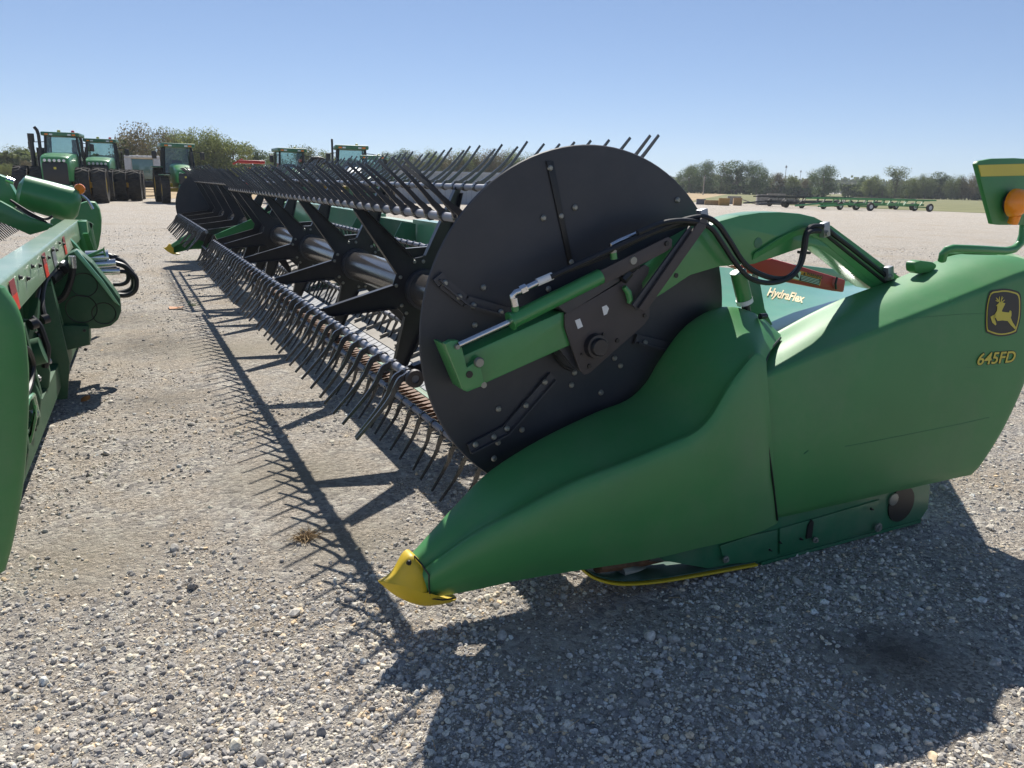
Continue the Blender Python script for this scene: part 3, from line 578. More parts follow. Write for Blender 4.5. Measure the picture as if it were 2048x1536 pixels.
# hub plates
HP = MB(); HP.prism([at(a, b, Y=AY-.012) for a, b in ((1130,628),(1180,600),(1238,566),(1262,548),(1290,529),(1299,535),(1297,548),(1284,566),(1290,600),(1300,618),(1299,634),(1290,648),(1180,746),(1170,750),(1160,742),(1130,655))], (0, .012, 0), .003)
HUB = HP.build('hub_plate', M['brownblack'], MH)
MB().prism([at(a, b, Y=AY-.05) for a, b in ((1193,545),(1337,473),(1345,479),(1344,495),(1330,505),(1262,540),(1235,556),(1202,572))], (0, .012, 0), .003).build('slide_plate', M['brownblack'], HUB)
MB().prism([at(a, b, Y=AY-.02) for a, b in ((1115,612),(1240,550),(1240,562),(1135,628))], (0, .10, 0), .003).build('slide_rail', M['black'], HUB)
MB().lathe([(0, -.045), (.030, -.045), (.034, -.038), (.034, -.028), (.045, -.027), (.048, 0)], at(1189,691,Y=AY-.012), (0, 1, 0), 24).build('pivot_boss', M['blackg'], HUB)
for a, b, r, m in ((1266,521,.016,'zinc'),(1178,732,.009,'kdecal'),(1234,681,.009,'kdecal'),(1206,668,.006,'kdecal'),(1289,631,.008,'kdecal'),(1333,487,.010,'kdecal'),(1163,708,.005,'kdecal')):
    MB().lathe([(0, -.006), (r*.9, -.006), (r, 0)], at(a, b, Y=AY-(.05 if b < 530 else .012)), (0, 1, 0), 12).build('bolt', M[m], HUB)
for pts in (((1150,641),(1160,637),(1166,653),(1156,658)), ((1204,614),(1213,610),(1216,614),(1218,617),(1214,628),(1208,631))):
    MB().prism([at(a, b, Y=AY-.014) for a, b in pts], (0, .001, 0)).build('label', M['white'], HUB)
MB().tube([at(a, b, Y=AY-.03) for a, b in ((1248,574),(1256,584),(1260,600),(1257,607))], [.010, .013, .012, .008], 8).build('release_handle', M['green'], HUB)
MB().tube([at(1240,545,Y=AY-.03), at(1275,530,Y=AY-.03)], .017, 8).tube([at(1245,560,Y=AY-.03), at(1258,545,Y=AY-.03)], .02, 8).build('lock_pin', M['kdecal'], HUB)
st = MB(); st.prism([at(a, b, Y=AY-.065) for a, b in ((1278,617),(1291,625),(1412,455),(1415,440),(1404,436),(1392,452))], (0, .01, 0), .002); st.build('hose_bracket', M['brownblack'], HUB)
st = MB(); st.prism([at(a, b, Y=AY-.05) for a, b in ((1265,610),(1275,621),(1388,462),(1380,452))], (0, .01, 0), .002); st.build('hose_bracket', M['black'], HUB)
MB().prism([at(a, b, Y=AY+.03) for a, b in ((1128,655),(1142,690),(1160,742),(1150,740),(1120,700))], (0, .012, 0)).build('hub_tab', M['black'], HUB)
# --- end sheet behind the shell, red guard, lift cylinder
P0, P1, P2, P3 = V(2.05, 2.60, .80), at(1800,592,Y=2.62), at(1752,566,Y=3.5), at(1430,533,Y=3.5)
sh = MB(); g = [[P0, P0.lerp(P3, .5), P3], [P0.lerp(P1, .5), (P0+P1+P2+P3)/4, P3.lerp(P2, .5)], [P1, P1.lerp(P2, .5), P2]]
sh.patch(g, 2, 2, .006, flip=False); SHT = sh.build('end_sheet', M['sheet'], MH)
MB().prism([at(a, b, Y=3.52) for a, b in ((1600,530),(1690,541),(1740,556),(1752,576),(1600,560))], (0, .2, 0), .004).build('top_cover', M['sheet'], SHT)
nrm = (P1-P0).cross(P3-P0).normalized()
if nrm.z < 0: nrm = -nrm
def on_sheet(x, y, off=.003):
    d = at(x, y, Y=3)-V(0, 0, H); t = (P0-V(0, 0, H)).dot(nrm)/d.dot(nrm); return V(0, 0, H)+d*t+nrm*off
# shallow sheet bow makes the plane approximate: decals ride 6 mm up
sbv = BVHTree.FromPolygons([Vector(v) for v in sh.v], sh.f)
def hyd(v):
    px = 1533+(v.x/4.15)*71+(v.y/.75)*5; py = 590+(v.x/4.15)*15-(v.y/.75)*17
    d = (at(px, py, Y=3)-V(0, 0, H)).normalized(); h = sbv.ray_cast(V(0, 0, H), d); return h[0]-d*.003 if h[0] else at(px, py, Y=2.9)
text_mesh('HydraFlex', 1., mat('cream_decal', (.72, .62, .36), .5), 'lettering', SHT, hyd, shear=.2, bold=.03)
rg = MB(); rg.prism([at(a, b, Y=2.9) for a, b in ((1462,531),(1500,522),(1545,517),(1600,532),(1692,560),(1688,585),(1665,582),(1560,562),(1492,545))], (0, .06, 0), .01)
RG = rg.build('red_guard', M['red'], MH)
MB().prism([at(a, b, Y=2.897) for a, b in ((1588,538),(1644,553),(1640,572),(1578,557))], (0, .001, 0)).build('warning_label', M['orange'], RG)
WLb = MB().prism([at(a, b, Y=2.895) for a, b in ((1602,549),(1642,559),(1638,571),(1598,561))], (0, .001, 0)).build('warning_text_field', M['kdecal'], RG)
MB().prism([at(a, b, Y=2.895) for a, b in ((1586,540),(1602,544),(1599,560),(1582,556))], (0, .001, 0)).build('warning_picture', M['white'], RG)
MB().prism([at(a, b, Y=2.893) for a, b in ((1590,552),(1596,548),(1599,557),(1594,555))], (0, .001, 0)).build('warning_symbol', M['kdecal'], RG)
def warn(v):
    a, b, c = at(1613,550,Y=2.894), at(1641,557,Y=2.894), at(1614.5,543.5,Y=2.894); return a+(b-a)*(v.x/4.3)+(c-a)*(v.y/.75)
text_mesh('WARNING', 1., M['kdecal'], 'warning_word', RG, warn, bold=.02)
MB().add([at(a, b, Y=2.894) for a, b in ((1606,549),(1611,550),(1610,544))], [(0, 1, 2)]).build('warning_triangle', M['kdecal'], RG)
for k in range(4):
    t = k*2.9; MB().add([at(a, b+t, Y=2.8935) for a, b in ((1602.5,550.6),(1639,559.8),(1638.8,560.8),(1602.3,551.6))], [(0, 1, 2, 3)]).build('text_line', M['white'], RG)
MB().tube([at(1674,555,Y=2.89), at(1671,567,Y=2.885), at(1672,578,Y=2.89)], .006, 6).build('strap', M['kdecal'], RG)
lc = MB().tube([at(1476,543,Y=2.5), at(1490,604,Y=2.5)], .034, 16).build('lift_cylinder', M['green'], MH)
MB().tube([at(1489,600,Y=2.5), at(1498,650,Y=2.5)], .019, 12).build('cylinder_rod', M['blackg'], lc)
MB().tube([at(1488,598,Y=2.5), at(1490,606,Y=2.5)], .036, 16).build('cylinder_seal', M['white'], lc)
MB().prism([at(a, b, Y=2.56) for a, b in ((1482,566),(1514,550),(1520,562),(1530,618),(1546,650),(1500,660))], (0, .03, 0), .004).build('arm_post', M['greend'], MH)
MB().lathe([(0, -.012), (.012, -.012), (.018, 0)], at(1509,553,Y=2.54), (0, 1, 0), 10).build('bolt', M['zinc'], lc)
MB().tube([at(1520,633,Y=2.40), at(1532,632,Y=2.40)], .013, 10).build('latch', M['blackg'], dv)
# --- warning lamp and marker panel
mk = MB(); mk.prism([at(a, b, Y=2.097) for a, b in ((1953,328),(1958,322),(1985,317),(2030,316),(2090,320),(2150,330),(2120,400),(2090,450),(2000,450),(1985,448))], (0, .02, 0), .004)
MK = mk.build('marker_panel', M['plastic'], MH)
MB().prism([at(a, b, Y=2.094) for a, b in ((1957,330),(2100,326),(2096,350),(1963,353))], (0, .003, 0)).build('yellow_stripe', M['ydecal'], MK)
LP = at(2033,406,Y=2.06)
lp = MB(); lp.lathe([(0, -.045), (.02, -.043), (.04, -.034), (.055, -.018), (.060, 0), (.060, .014), (.05, .02), (0, .02)], LP, (0, 1, 0), 28); LM = lp.build('amber_lamp', M['amber'], MK)
MB().lathe([(0, -.026), (.018, -.022), (.03, -.004), (.03, 0)], LP+V(-.012, -.004, .02), (0, 1, 0), 16).build('lamp_bulb', M['orangelamp'], LM)
MB().lathe([(.045, .018), (.048, .03), (0, .03)], LP, (0, 1, 0), 20).build('lamp_base', M['kdecal'], LM)
MB().tube([LP+V(.01, .0, -.05), LP+V(.015, .01, -.085)], .022, 10).build('lamp_neck', M['amber'], LM)
MB().tube([at(a, b, Y=y*.9) for a, b, y in ((1884,520,2.40),(1887,508,2.385),(1894,500,2.375),(1906,497,2.365),(1960,499,2.35),(2010,502,2.34),(2028,498,2.34),(2040,487,2.34),(2046,470,2.34),(2049,440,2.345),(2050,400,2.36))], .0175, 14).build('lamp_pipe', M['green'], MK)
# --- platform: cutterbar, guards, belt, back sheet
Y0, Y1 = 2.75, 2*YM-2.75
MB().beam((1.81, Y0, .09), (1.81, Y1, .09), .10, .075).build('cutterbar', M['greend'], MH)
gd = MB(); y = Y0+.05
while y < Y1:
    gd.add([V(1.63, y, .10), V(1.77, y-.018, .085), V(1.77, y+.018, .085), V(1.77, y+.012, .125), V(1.77, y-.012, .125)], [(0, 1, 2), (0, 2, 3), (0, 3, 4), (0, 4, 1), (1, 4, 3, 2)]); y += .0762
gd.build('knife_guards', M['rust'], MH, kind='stuff')
kf = MB(); y = Y0
while y < Y1:
    kf.add([V(1.79, y, .128), V(1.70, y+.02, .115), V(1.69, y+.036, .115), V(1.70, y+.052, .115), V(1.79, y+.072, .128)], [(0, 1, 2, 3, 4)]); y += .0762
kf.build('knife_sections', M['rust'], MH, kind='stuff')
rbm = MB().box((0, 0, 0), (.20, .104, .012), Matrix.Rotation(R(-22), 3, 'Y'), .003).mesh('belt_guide', M['rib'])
k = 0; y = Y0+.1
rest = MB()
while y < Y1-.1:
    if k < 40: link('belt_guide', rbm, MH, (1.90, y, .165))
    else: rest.box((1.90, y, .165), (.14, .108, .008), Matrix.Rotation(R(-25), 3, 'Y'))
    k += 1; y += .118
rest.build('belt_guide_run', M['rib'], MH, kind='stuff')
for (a, b) in ((Y0+.2, 8.35), (9.85, Y1-.2)):
    bl = MB(); bl.add([V(1.93, a, .19), V(1.93, b, .19), V(2.78, b, .47), V(2.78, a, .47), V(1.93, a, .165), V(1.93, b, .165), V(2.78, b, .445), V(2.78, a, .445)], [(0, 1, 2, 3), (7, 6, 5, 4), (0, 4, 5, 1), (1, 5, 6, 2), (2, 6, 7, 3), (3, 7, 4, 0)])
    B = bl.build('draper_belt', M['belt'], MH)
    y = a+.2
    while y < b: MB().beam((1.96, y, .215), (2.76, y, .478), .02, .022).build('belt_cleat', M['belt'], B); y += .42
cb = MB(); cb.add([V(1.9, 8.4, .15), V(1.9, 9.8, .15), V(2.95, 9.8, .30), V(2.95, 8.4, .30)], [(0, 1, 2, 3)]); cb.build('feed_belt', M['rubber'], MH)
bs = MB()
for (a, b, zt) in ((4.0, 8.35, 1.14), (9.85, Y1, 1.14)):
    bs.prism([V(2.80, a, .46), V(2.90, a, .80), V(2.92, a, zt), V(3.08, a, zt), V(3.08, a, .98), V(2.98, a, .96), V(2.86, a, .46)], (0, b-a, 0))
BS = bs.build('back_sheet', M['sheet'], MH)
MB().prism([V(2.96, 8.35, .80), V(2.96, 8.35, 1.10), V(3.12, 8.35, 1.10), V(3.12, 8.35, .80)], (0, 1.5, 0)).build('top_beam', M['greend'], MH)
for y in (5.2, 6.8, 8.35, 9.85, 11.5, 13.2, 15.2): MB().prism([V(2.84, y, .1), V(2.87, y, .5), V(3.02, y, 1.0), V(3.12, y, 1.0), V(3.10, y, .1)], (0, .06, 0)).build('frame_upright', M['greend'], MH)
MB().beam((3.05, Y0, .13), (3.05, Y1, .13), .14, .14).build('lower_beam', M['greend'], MH)
for i in range(16):
    y = 3.1+i*.78; MB().beam((1.85, y, .07), (3.0, y, .12), .05, .04).build('belt_support', M['greend'], MH)
cv = MB(); cv.prism([V(2.70, 8.2, .45), V(2.62, 8.2, .9), V(2.74, 8.2, 1.12), V(2.90, 8.2, 1.10), V(2.90, 8.2, .45)], (0, .02, 0)); cv.prism([V(2.70, 9.95, .45), V(2.62, 9.95, .9), V(2.74, 9.95, 1.12), V(2.90, 9.95, 1.10), V(2.90, 9.95, .45)], (0, .02, 0)); cv.build('centre_cheek', M['greend'], MH)
for (y, x0) in ((6.6, 2.62), (7.3, 2.62)): pass
ax_ = MB().tube([V(2.45, Y0+.2, 1.02), V(2.45, Y1-.2, 1.02)], .0, 4)
# centre reel arm
ca = MB(); A1, A2 = at(433,478,Y=10.37), at(508,446,Y=10.37)
ca.beam(A1, A1+(A2-A1)*1.6, .06, .11); ca.build('centre_reel_arm', M['green'], MH)
# --- reel
SC = 1.012
C0 = V(1.66, 0, .897)
RB = .668
def reel(y0, y1, ph, C, spiders, full, pref):
    RT = MB().tube([V(C.x, y0+.02, C.z), V(C.x, y1, C.z)], .112, 32).build('centre_tube', M['tube'], MH)
    # spiders
    n6 = []
    for k in range(6):
        a = ph+k*math.pi/3
        d = V(math.cos(a), 0, math.sin(a)); t = V(-math.sin(a), 0, math.cos(a))
        n6 += [d*.19-t*.075, d*.22-t*.068, d*(RB-.05)-t*.026, d*(RB-.005)-t*.02, d*(RB-.005)+t*.02, d*(RB-.05)+t*.026, d*.22+t*.068, d*.19+t*.075]
    for si, ys in enumerate(spiders):
        mb = MB().prism([V(C.x, ys, C.z)+p for p in n6], (0, .008, 0))
        sp = mb.build('spider_plate', M['blackg'], MH)
        fl = MB()
        for k in range(6):
            a = ph+k*math.pi/3; d = V(math.cos(a), 0, math.sin(a)); t = V(-math.sin(a), 0, math.cos(a)); c = V(C.x, ys-.018, C.z)
            for sg in (-1, 1): fl.beam(c+d*.2+t*.073*sg, c+d*(RB-.03)+t*.026*sg, .046, .004, up=t)
        fl.build('spider_flange', M['blackg'], sp)
        if ys < 9:
            for k in range(6):
                a = ph+k*math.pi/3+R(22); link('bolt', bm_, sp, V(C.x+.175*math.cos(a), ys-.008, C.z+.175*math.sin(a)))
                a = ph+k*math.pi/3+R(-20); link('bolt', bm_, sp, V(C.x+.185*math.cos(a), ys-.008, C.z+.185*math.sin(a)))
        MB().lathe([(.112, .07), (.128, .07), (.128, -.0), (.128, -.05), (.112, -.05)], V(C.x, ys, C.z), (0, 1, 0), 28).build('tube_collar', M['black'], sp)
    # bats with tines
    for k in range(6):
        a = ph+k*math.pi/3; c = V(C.x+RB*math.cos(a), 0, C.z+RB*math.sin(a))
        bt = MB().tube([V(c.x, y0, c.z), V(c.x, y1, c.z)], .0185, 12).build('bat_tube', M['bar'], MH)
        TM = tine_mesh(tine_shape(k))
        lump = MB(); y = y0+.05; j = 0
        ys_ = [y0+.035, y0+.095]
        y = y0+.26
        while y < y1-.03: ys_.append(y); y += .1655
        nfull = full[k]
        for j, y in enumerate(ys_):
            if j < nfull:
                tn_ = link('tine', TM, bt, (c.x, y, c.z)); tn_.rotation_euler = (random.gauss(0, .012), random.gauss(0, .035), random.gauss(0, .022))
            else:
                RM = Matrix.Rotation(random.gauss(0, .035), 3, 'Y') @ Matrix.Rotation(random.gauss(0, .02), 3, 'Z'); lump.add([RM @ V(*v)+V(c.x, y, c.z) for v in TM_V[k][0]], TM_V[k][1])
        if lump.v: lump.build('tine_run', M['poly'], bt, kind='stuff')
        if k in (0, 5, 1) and pref: MB().lathe([(.017, -.0), (.036, -.0), (.038, .02), (.017, .022)], V(c.x, y0-.012, c.z), (0, 1, 0), 18).build('bat_bearing', M['brownblack'], bt)
TM_V = {}
def tine_shape(k):
    # centre-line in the bat's cross plane (dx, dz) for each phase slot; tines keep one attitude with the cam
    base = {0: [(0, 0), (-.044, -.006), (-.066, -.036), (-.088, -.078), (-.135, -.138), (-.232, -.244)],
            1: [(0, -.01), (-.022, -.03), (-.036, -.065), (-.048, -.10), (-.09, -.17), (-.140, -.245)],
            5: [(0, 0), (-.03, .035), (-.055, .055), (-.09, .09), (-.15, .145), (-.240, .222)],
            4: [(0, .012), (.035, .03), (.07, .055), (.115, .09), (.175, .145), (.262, .245)],
            3: [(0, 0), (.02, -.03), (.03, -.07), (.04, -.11), (.05, -.18), (.06, -.27)],
            2: [(0, 0), (.0, -.035), (-.02, -.07), (-.04, -.11), (-.08, -.19), (-.13, -.29)]}
    return k, base[k]
def tine_mesh(ks):
    k, pts = ks
    P = [V(x, 0, z) for x, z in pts]; fine = []
    for i in range(len(P)-1):
        p0 = P[i-1] if i else P[0]*2-P[1]; p3 = P[i+2] if i+2 < len(P) else P[i+1]*2-P[i]
        for t in (0, .25, .5, .75): fine.append(.5*((2*P[i])+(P[i+1]-p0)*t+(2*p0-5*P[i]+4*P[i+1]-p3)*t*t+(3*P[i]-p0-3*P[i+1]+p3)*t**3))
    fine.append(P[-1]); n = len(fine); mb = MB()
    vs = []; fs = []
    for i, p in enumerate(fine):
        d = (fine[min(i+1, n-1)]-fine[max(i-1, 0)]).normalized(); nn = d.cross(V(0, 1, 0))
        t = i/(n-1); w = (.0145*(1-t)+.006*t) if t > .12 else .020; h = .0075*(1-t)+.003*t
        for sy, sn in ((-1, -1), (1, -1), (1, 1), (-1, 1)): vs.append(p+V(0, sy*h, 0)+nn*(sn*w))
    for i in range(n-1): fs += [(4*i+q, 4*i+(q+1) % 4, 4*i+4+(q+1) % 4, 4*i+4+q) for q in range(4)]
    fs += [(3, 2, 1, 0), tuple(4*(n-1)+q for q in range(4))]
    mb.add(vs, fs)
    nc = 10; ring = [(math.cos(2*math.pi*q/nc), math.sin(2*math.pi*q/nc)) for q in range(nc)]
    prof = [(.0186, -.016), (.0245, -.014), (.026, 0), (.0245, .014), (.0186, .016)]
    mb.lathe(prof, (0, 0, 0), (0, 1, 0), nc)
    TM_V[k] = (list(mb.v), list(mb.f))
    return mb.mesh('tine', M['poly'])
PH = R(189.95)
reel(2.86, 10.22, PH, C0, [2.98, 4.55, 6.10, 7.75, 9.40, 10.12], {0: 34, 5: 30, 4: 14, 1: 12, 2: 5, 3: 5}, True)
reel(10.50, 2*YM-2.86, PH-R(8), V(1.62, 0, .897), [10.58, 11.8, 13.0, 14.2, 15.2], {0: 0, 1: 0, 2: 0, 3: 0, 4: 0, 5: 0}, False)

# ================================================================== LEFT HEADER (seen from its back)
M['frame_shade'] = mat('green_frame_shaded', (.015, .085, .034), .5, var=.15, dust=.12)  # frame green darkened, putting the shade under this header into the colour
LH = thing('harvester_header', 'green header seen from behind at the left edge, red reflectors on its beam', 'harvester header', (-.6, 3.2, 0))
def lx(y): return -.477 + .0209*(y-3.843)      # beam edge drifts
# near end shell
g = []
for px, py, yy in ((0,578,3.1),(22,610,3.1),(38,655,3.1),(46,720,3.1),(48,780,3.1),(45,880,3.1),(36,980,3.1),(18,1080,3.1),(2,1140,3.1)):
    p = at(px, py, Y=yy); g.append([p+V(-.9, -.10, .03), p+V(-.5, -.10, .02), p+V(-.22, -.085, .008), p+V(-.07, -.05, 0), p, p+V(-.02, .08, 0), p+V(-.06, .14, 0)])
MB().patch(g, 4, 4, .012, flip=True).build('end_shell', M['plastic'], LH)
# top beam
zb = 1.1
bm2 = MB()
def prof(y): x = lx(y); return [V(x-.13, y, zb+.004), V(x-.012, y, zb), V(x, y, zb-.012), V(x+.012, y, zb-.165), V(x-.02, y, zb-.18), V(x-.14, y, zb-.17)]
a, b = prof(3.2), prof(9.0)
bm2.add(a+b, [tuple(range(5, -1, -1)), tuple(range(6, 12))]+[(i, (i+1) % 6, 6+(i+1) % 6, 6+i) for i in range(6)])
TB = bm2.build('top_beam', mat('pale_green_paint', (.22, .34, .20), .3, var=.07, coat=.5, dust=.4, dustcol=(.5, .5, .42)), LH)
def onbeam(px, py):
    # point on the rear face of the beam
    for y in np.linspace(3, 9.2, 400):
        p = at(px, py, Y=y)
        if p.x <= lx(y)+.006-(p.z-zb+.09)*.08: return V(p.x+.004, y, p.z)
    return at(px, py, Y=8)
def facequad(c, w, h0, h1, m, name):
    y = c.y; f = lambda yy, zz: V(lx(yy)+.012*((zb-zz)/.165)+.004, yy, zz)
    MB().prism([f(y-w/2, zb-h0), f(y+w/2, zb-h0), f(y+w/2, zb-h1), f(y-w/2, zb-h1)], (.002, 0, 0)).build(name, m, TB)
for px, py in ((25,585),(88,525),(128,490)):
    p = onbeam(px, py); w = .16
    facequad(p, w, .02, .085, M['redd'], 'red_reflector'); facequad(p, w, .085, .16, M['reflect'], 'red_reflector')
p = onbeam(105, 503); facequad(p, .2, .03, .15, M['steelgrey'], 'serial_plate'); p = onbeam(5, 590); facequad(p, .12, .03, .12, M['steelgrey'], 'serial_plate')
for px, py in ((34,555),(51,557),(59,533),(75,531),(80,515),(94,515),(101,500),(110,500),(115,486),(124,488)):
    p = onbeam(px, py); MB().lathe([(0, .016), (.008, .016), (.009, .006), (.014, .004), (.014, 0)], V(lx(p.y)+.008, p.y, p.z), (1, 0, 0), 8).build('bolt', M['kdecal'], TB)
MB().box((lx(8.9)+.03, 8.85, .80), (.08, .3, .6), None, .01).build('beam_bracket', M['green'], LH)
MB().beam((lx(8.9)+.06, 8.5, 1.0), (lx(8.9)+.18, 8.8, .35), .05, .02).build('beam_brace', M['green'], LH)
# rear drive guard with round plates
gp = [(100,560),(118,528),(136,508),(150,502),(165,510),(185,527),(225,577),(240,598),(243,622),(236,640),(222,652),(200,657),(150,659),(100,655),(92,600)]
GP = MB().prism([at(a_, b_, Y=6.35) for a_, b_ in gp], (0, .25, 0), .012).build('drive_guard', M['frame_shade'], LH)
for a_, b_, r_ in ((168,570,.085),(163,618,.10),(208,627,.078)):
    c_ = at(a_, b_, Y=6.348); MB().tube([c_+V(r_*math.cos(t), 0, r_*math.sin(t)) for t in [2*math.pi*q/28 for q in range(29)]], .0035, 5).build('round_cover', M['kdecal'], GP)
MB().prism([at(a_, b_, Y=6.3) for a_, b_ in ((147,504),(154,500),(206,562),(232,600),(240,612),(228,604),(200,568))], (0, .06, 0), .004).build('guard_flange', M['sheet'], GP)
gp2 = [(140,478),(152,490),(205,557),(236,586),(240,594),(234,598),(225,590),(190,545),(145,492)]
MB().prism([at(a_, b_, Y=6.9) for a_, b_ in gp2], (0, .12, 0), .006).build('upper_guard', M['green'], LH)
# coupler, hoses
cp = MB().tube([at(172,516,Y=6.9), at(218,514,Y=6.9)], .055, 14).build('hydraulic_coupler', M['chrome'], LH)
MB().tube([at(180,530,Y=6.85), at(232,526,Y=6.85)], .035, 12).build('coupler_body', M['chrome'], cp)
MB().tube([at(186,543,Y=6.85), at(240,542,Y=6.85)], .028, 12).build('coupler_body', M['chrome'], cp)
MB().prism([at(a_, b_, Y=6.8) for a_, b_ in ((170,512),(205,498),(208,494),(212,512),(209,513),(206,502),(182,514))], (0, .05, 0)).build('coupler_bracket', M['green'], cp)
def lpath(pts, r, m=M['rubber'], name='hydraulic_hose', parent=LH, n=8):
    P = [at(p[0], p[1], Y=p[2]) for p in pts]; o = []
    for i in range(len(P)-1):
        p0 = P[i-1] if i else P[0]; p3 = P[i+2] if i+2 < len(P) else P[i+1]
        for k in range(5):
            t = k/5; o.append(.5*((2*P[i])+(P[i+1]-p0)*t+(2*p0-5*P[i]+4*P[i+1]-p3)*t*t+(3*P[i]-p0-3*P[i+1]+p3)*t**3))
    return MB().tube(o+[P[-1]], r, n).build(name, m, parent)
lpath([(215,511,6.9),(238,520,6.9),(252,532,6.9),(265,550,6.9),(268,570,6.9),(258,582,6.9),(232,588,6.9)], .024)
lpath([(228,526,6.85),(248,532,6.85),(262,545,6.85),(272,558,6.85),(270,580,6.85),(255,590,6.85),(234,590,6.85)], .02)
lpath([(236,543,6.85),(254,545,6.85),(256,560,6.85),(246,568,6.85),(226,569,6.85)], .016)
lpath([(212,512,6.9),(232,512,6.9),(250,532,6.9)], .012)
lpath([(145,520,6.2),(146,535,6.2),(140,565,6.2),(126,595,6.2),(100,606,6.2),(72,610,6.2)], .022)
MB().tube([at(144,512,Y=6.2), at(146,536,Y=6.2)], .024, 10).build('hose_fitting', M['chrome'], LH)
lpath([(62,635,5),(78,650,5),(88,675,5),(95,700,5),(90,735,5)], .018)
lpath([(50,730,4.6),(60,745,4.6),(68,755,4.6),(80,760,4.6)], .018)
for (q, r_) in (((128,540,6.3),.03),((115,548,6.3),.035),((122,530,6.3),.02),((100,560,6.2),.04)): MB().tube([at(*q[:2], Y=q[2]), at(q[0]+14, q[1]-10, Y=q[2]+.1)], r_, 10).build('hydraulic_valve', M['blackg'] if r_ > .025 else M['steelgrey'], LH)
# rear frame, lower tube, gearboxes, legs
MB().beam((-.62, 3.3, .22), (-.45, 9.3, .22), .16, .16).build('lower_beam', M['frame_shade'], LH)
pass
MB().prism([V(-.80, 3.3, .25), V(-.80, 3.3, .98), V(-.68, 3.3, 1.0), V(-.70, 3.3, .25)], (.15, 6.2, 0)).build('back_sheet', M['frame_shade'], LH)
for y, h in ((5.9, .9), (7.6, .9), (8.6, .9)): MB().prism([V(-.66, y, .05), V(-.66, y, h), V(lx(y)-.02, y, h+.02), V(-.40, y, .3), V(-.44, y, .05)], (0, .05, 0), .006).build('frame_upright', M['frame_shade'], LH)
for yy, pg in ((6.3, [(95,650),(178,652),(180,690),(105,708),(60,700)]), (5.2, [(30,640),(70,640),(78,668),(90,700),(100,745),(98,775),(80,800),(40,800)]), (4.5, [(30,740),(70,765),(82,800),(78,850),(60,875),(30,880)]), (3.9, [(20,850),(52,862),(58,900),(48,958),(20,960)])):
    PL = MB().prism([at(a_, b_, Y=yy) for a_, b_ in pg], (0, .06, 0), .012).build('frame_plate', M['frame_shade'], LH)
    for q_ in pg[1:4]: MB().lathe([(0, -.008), (.010, -.008), (.012, 0)], at(q_[0]-9, q_[1]+9, Y=yy), (0, 1, 0), 8).build('bolt', M['kdecal'], PL)
MB().tube([at(40,712,Y=4.9), at(86,700,Y=4.9)], .075, 18).build('pivot_tube', M['frame_shade'], LH)
MB().tube([at(30,900,Y=3.7), at(55,800,Y=4.0), at(66,790,Y=4.2), at(76,832,Y=4.3)], .012, 8).build('guard_rod', M['sheet'], LH)
for (a_, b_, y1_, c_, d_, y2_, w_) in ((70,600,5.2,58,760,4.8,.045),(40,650,4.4,75,790,4.6,.04),(95,560,5.9,120,650,6.1,.04)): MB().beam(at(a_, b_, Y=y1_), at(c_, d_, Y=y2_), w_, w_).build('frame_leg', M['frame_shade'], LH)
for (a_, b_, y1_, r_) in ((60,650,4.8,.03),(72,672,5.0,.025),(84,640,5.4,.03),(66,760,4.7,.02),(60,830,4.2,.022),(88,725,5.1,.02)): MB().tube([at(a_, b_, Y=y1_), at(a_+12, b_-4, Y=y1_+.02)], r_, 10).build('hydraulic_fitting', M['steelgrey'] if r_ < .024 else M['blackg'], LH)
lpath([(38,690,4.2),(56,700,4.3),(66,730,4.4),(60,770,4.3),(48,800,4.1)], .014); lpath([(110,540,6.1),(92,560,5.8),(84,600,5.6),(90,640,5.5)], .016); lpath([(100,545,6.1),(80,575,5.7),(70,620,5.4)], .012)
MB().prism([at(a_, b_, Y=4.1) for a_, b_ in ((48,880),(58,868),(66,820),(72,812),(74,840),(64,885),(50,900))], (0, .05, 0), .01).build('skid_bracket', M['green'], LH)
MB().prism([at(a_, b_, Y=6.6) for a_, b_ in ((100,655),(178,655),(181,690),(110,705))], (0, .3, 0), .01).build('gear_case', M['frame_shade'], LH)
MB().box((-.30, 6.75, .52), (.1, .3, .12), None, .01).build('gear_case', M['frame_shade'], LH)
pass
MB().beam(at(160,440,Y=8.9), at(176,505,Y=8.9), .10, .03).build('beam_brace', TB.data.materials[0], LH)
MB().beam(at(181,445,Y=9.6), at(192,498,Y=9.6), .02, .02).build('beam_brace', TB.data.materials[0], LH)
MB().beam(at(166,470,Y=9.6), at(181,445,Y=9.6), .02, .07).build('beam_brace', TB.data.materials[0], LH)
# far end shell
MB().prism([at(a_, b_, Y=12.2) for a_, b_ in ((150,410),(172,403),(190,404),(199,418),(203,440),(202,465),(197,495),(190,512),(150,560),(100,540),(100,440))], (0, .35, 0), .03).build('end_shell', M['plastic'], LH)
